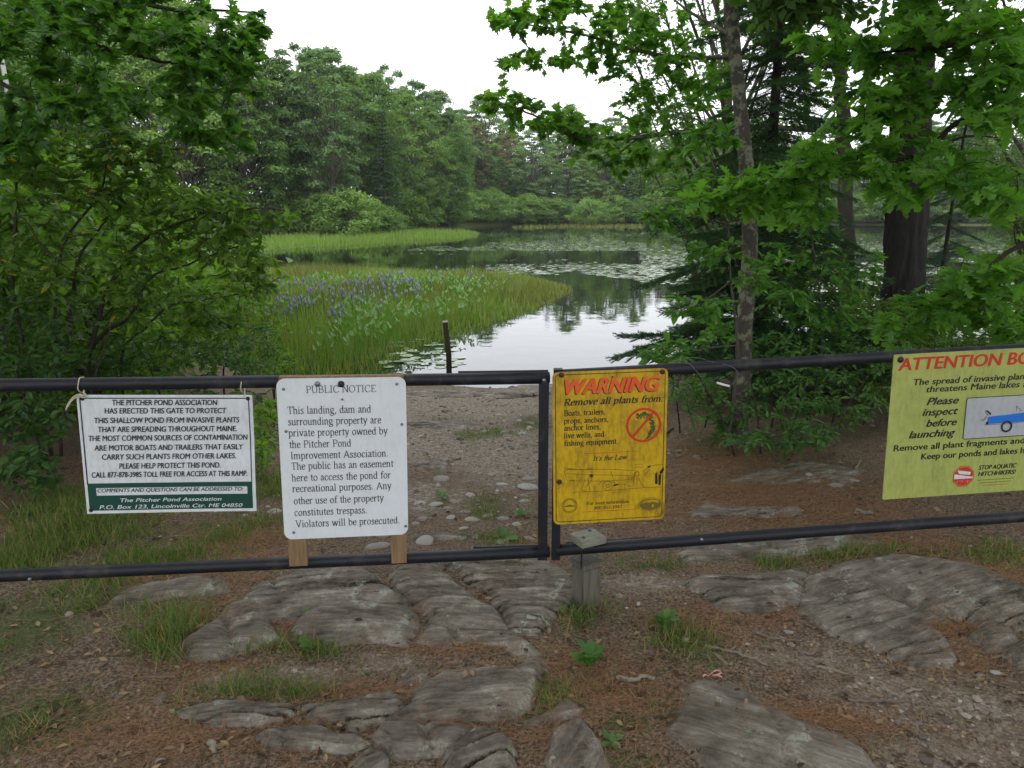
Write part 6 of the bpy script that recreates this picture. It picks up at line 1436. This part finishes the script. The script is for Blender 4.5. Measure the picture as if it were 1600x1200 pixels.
# cobbles, one by one
import bmesh
COB = []
for i in range(6):
    bm = bmesh.new(); bmesh.ops.create_icosphere(bm, subdivisions=2, radius=.5); rr = random.Random(i + 5)
    ph = [rr.uniform(0, 6) for _ in range(6)]
    for v_ in bm.verts:
        c = v_.co; f = 1 + .14 * math.sin(4 * c.x + ph[0]) + .12 * math.sin(5 * c.y + ph[1]) * math.cos(4 * c.z + ph[2]) + .06 * math.sin(9 * c.x + 7 * c.y + ph[3]); v_.co = c * f
    me = bpy.data.meshes.new('stone'); bm.to_mesh(me); bm.free(); me.materials.append(M['pebble' if i % 2 else 'pebble_pale'])
    me.polygons.foreach_set('use_smooth', np.ones(len(me.polygons), bool)); COB.append(me)
COBPX = [(785.6, 757.5, 20), (826.6, 749, 23), (825, 761.7, 34), (689, 750, 31), (664, 760, 11), (712, 785, 18), (681, 789, 25), (655, 797, 23), (705, 809, 17), (759, 807, 15), (739, 813, 25), (788, 811.6, 20), (725, 826, 17), (719, 842, 20), (665, 847, 34), (827, 843, 20), (783, 848, 23), (651, 819, 15), (780, 649, 15), (729, 626.6, 9), (811, 658, 11), (831, 662, 10), (757, 675, 14), (790, 676, 14), (818, 678, 17), (668, 702, 11), (777, 704, 11), (753, 707, 11), (819.5, 784, 20), (819.5, 775, 14), (809, 797, 11), (727, 801, 22), (691, 838, 17), (661, 811, 17), (809, 821, 17), (744, 840, 14), (736, 774, 17), (723, 771, 11), (658, 787, 20), (747, 631, 11), (827, 611, 11),
         (1310, 760, 26), (1337, 752, 18), (1084, 740, 10), (1030, 690, 12), (1060, 705, 14), (1455, 1008, 14), (1530, 1055, 16), (1560, 1053, 18), (1365, 1104, 13), (1380, 1110, 12), (1398, 1085, 9), (1405, 1112, 14), (1260, 1093, 9), (1452, 1052, 12), (1425, 1058, 8), (1300, 1050, 14), (1500, 1110, 10), (430, 800, 22), (560, 830, 30), (520, 835, 20), (590, 855, 36), (480, 840, 16), (600, 838, 26), (432, 775, 12)]
for i, (u, v, wpx) in enumerate(COBPX):
    p = on_ground(u, v); d = np.linalg.norm(p - CAM); w_ = wpx / FPX * d
    o = link('cobble', COB[i % 6], None, (p[0], p[1], p[2] + w_ * .03)); rr = random.Random(i)
    o.scale = (w_ * rr.uniform(.9, 1.1), w_ * rr.uniform(.6, .9), w_ * rr.uniform(.22, .4)); o.rotation_euler = (rr.uniform(-.15, .15), rr.uniform(-.15, .15), rr.uniform(-.5, .5))
    if v > 1000 or u > 1000: tag(o, 'small loose stone lying in the needles or grit beyond the ramp' if v < 900 else 'small loose stone lying in the grit beside the dark sloping outcrop', 'stone', 'loose stones on the right')
    else: tag(o, 'rounded cobble lying on the ramp beyond the gate', 'stone', 'cobbles on the ramp')
# sticks
STK = [([(1180, 993), (1210, 1000), (1250, 1005)], 5, 'stick', 'dark stick lying along the edge of the gritty soil'), ([(1100, 1012), (1140, 1020), (1175, 1032), (1200, 1042)], 5, 'stick_pale', 'pale curved root lying across the needles'), ([(1118, 1026), (1137, 1042)], 6, 'stick_pale', 'short pale peg of wood beside the curved root'), ([(962, 1060), (985, 1066), (1010, 1063), (1022, 1066)], 8, 'stick_pale', 'peeling pale branch piece in the grass'), ([(1325, 1097), (1360, 1098), (1420, 1100)], 5, 'stick', 'forked grey twig lying on the grit'), ([(1275, 1045), (1300, 1050), (1325, 1058)], 5, 'stick_pale', 'bent pale twig beside a small grass tuft'),
       ([(1250, 1026), (1272, 1026)], 7, 'stick', 'short dark bark piece on the grit'), ([(1290, 1140), (1340, 1150), (1390, 1170)], 3, 'stick', 'thin twig lying beside the needle drift'), ([(1415, 1083), (1440, 1082)], 5, 'stick_pale', 'short tan wood chip on the grit'), ([(230, 1060), (275, 1062)], 4, 'stick', 'thin stick in the brown litter at the left'), ([(330, 1165), (337, 1180)], 10, 'stick_pale', 'chunk of pale broken wood in the left litter'), ([(495, 905), (515, 925)], 4, 'stick', 'dark twig resting on the layered slab'), ([(1020, 690), (1050, 672)], 5, 'stick', 'reddish twig in front of the undergrowth'), ([(1335, 740), (1345, 720)], 3, 'stick_pale', 'thin pale stem leaning in the needles'), ([(1340, 800), (1352, 806), (1362, 803)], 6, 'stick_pale', 'curled pale birch bark scrap under the lime sign'), ([(650, 733), (720, 718)], 3, 'stick', 'straight thin stick lying on the ramp')]
for i, (px, wpx, mt, lab) in enumerate(STK):
    P = np.array([on_ground(*q) for q in px]); P[:, 2] = surf(P[:, 0].copy(), P[:, 1].copy()); b_ = P[0].copy(); rd = wpx / FPX * np.linalg.norm(b_ - CAM) / 2
    P = smooth_path(P, 5) + [0, 0, rd * .8]; rr = np.random.default_rng(i); P = P + rr.normal(0, rd * .35, P.shape)
    mb = MB(); mb.add(*tube(P - b_, np.linspace(rd, rd * .6, len(P)) * rr.uniform(.8, 1.2, len(P)), 7))
    if len(px) > 2: mb.add(*tube(np.array([P[5], P[5] + rr.normal(0, .03, 3) * [1, 1, .2] + [.02, .03, .01]]) - b_, [rd * .6, rd * .3], 5))
    tag(mb.build('fallen_stick', M[mt], None, True, b_), lab, 'stick')
p = on_ground(1113, 1060); mb = MB(); Q = smooth_path(np.array([on_ground(*k_) for k_ in ((1098, 1063), (1104, 1058), (1115, 1055), (1126, 1054), (1124, 1059), (1112, 1061), (1128, 1065))]), 4)
Q[:, 2] = surf(Q[:, 0].copy(), Q[:, 1].copy()) + .008 + .006 * np.sin(np.arange(len(Q)) * .9); mb.add(*tube(Q - p, .003, 6)); tag(mb.build('plastic_ribbon', M['ribbon'], None, True, p), 'pink loop of plastic ribbon lying above the humped boulder', 'ribbon')

# broadleaf weeds
LEAFW = (np.array([[0, 0, 0], [.1, .18, .02], [.26, .42, .07], [.24, .7, .06], [0, 1, -.08], [-.24, .7, .06], [-.26, .42, .07], [-.1, .18, .02], [0, .55, -.01]]), np.array([[0, 1, 8], [1, 2, 8], [2, 3, 8], [3, 4, 8], [4, 5, 8], [5, 6, 8], [6, 7, 8], [7, 0, 8]]))
lw_me = mk_mesh('leaf', *LEAFW, M['leaf_under'], True, None, np.full(9, .5))
def weed(u, v, size, n, lab, up=.45, seed=0, stem=.0):
    p = on_ground(u, v); p[2] = surf(p[:1].copy(), p[1:2].copy())[0]; rr = random.Random(seed)
    root = empty('broadleaf_weed', p, lab, 'weed')
    for k in range(n):
        az = k * 2.399 + rr.uniform(-.3, .3); el = up * rr.uniform(.4, 1.5)
        o = link('leaf', lw_me, root); o.location = (0, 0, .004 + stem * k / n); sz_ = size * rr.uniform(.45, 1.05); o.scale = (sz_ * rr.uniform(.7, 1.1), sz_, sz_)
        o.rotation_euler = (el, rr.uniform(-.2, .2), az)
    return root
weed(920, 1045, .08, 17, 'leafy green weed in the needles below the gate post', .7, 1, .05)
weed(1040, 985, .085, 14, 'broad leaved plantain growing out of a grass tuft', .5, 2, .04)
weed(955, 1162, .05, 5, 'tiny four leaved weed beside the pale mottled hump', .35, 3)
weed(488, 1015, .07, 6, 'small round leaved weed below the smooth bedrock lobe', .4, 4)
weed(785, 843, .1, 9, 'plantain rosette just beyond the lower rail', .3, 5); weed(815, 806, .08, 6, 'small plantain beside the cobbles on the ramp', .35, 6)
weed(690, 776, .07, 6, 'tiny plantain in the gravel of the ramp', .35, 7)
weed(480, 968, .045, 4, 'small seedling in the needle filled notch', .4, 9); weed(1120, 690, .1, 9, 'pale leafy weed at the edge of the undergrowth', .6, 10, .08)
weed(60, 780, .11, 10, 'bright leafy weed at the left edge of the thicket', .7, 11, .15); weed(30, 730, .12, 10, 'bright leafy weed against the dark left shrub', .7, 12, .2)

# ------------------------------------------------------------------ hazy air
hz = MB(); hz.box((0, 60, 12.0), (420, 300, 31.0))
m_, n_h, l_h, b_h = newmat('haze'); n_h.remove(b_h)
pv = n_h.new('ShaderNodeVolumePrincipled'); pv.inputs['Color'].default_value = (.9, .95, 1, 1); pv.inputs['Density'].default_value = .00028; pv.inputs['Anisotropy'].default_value = 0.2
l_h.new(pv.outputs[0], n_h['Material Output'].inputs['Volume'])
tag(hz.build('haze', m_), 'thin pale summer haze lying over the whole pond', 'haze', None, 'stuff')
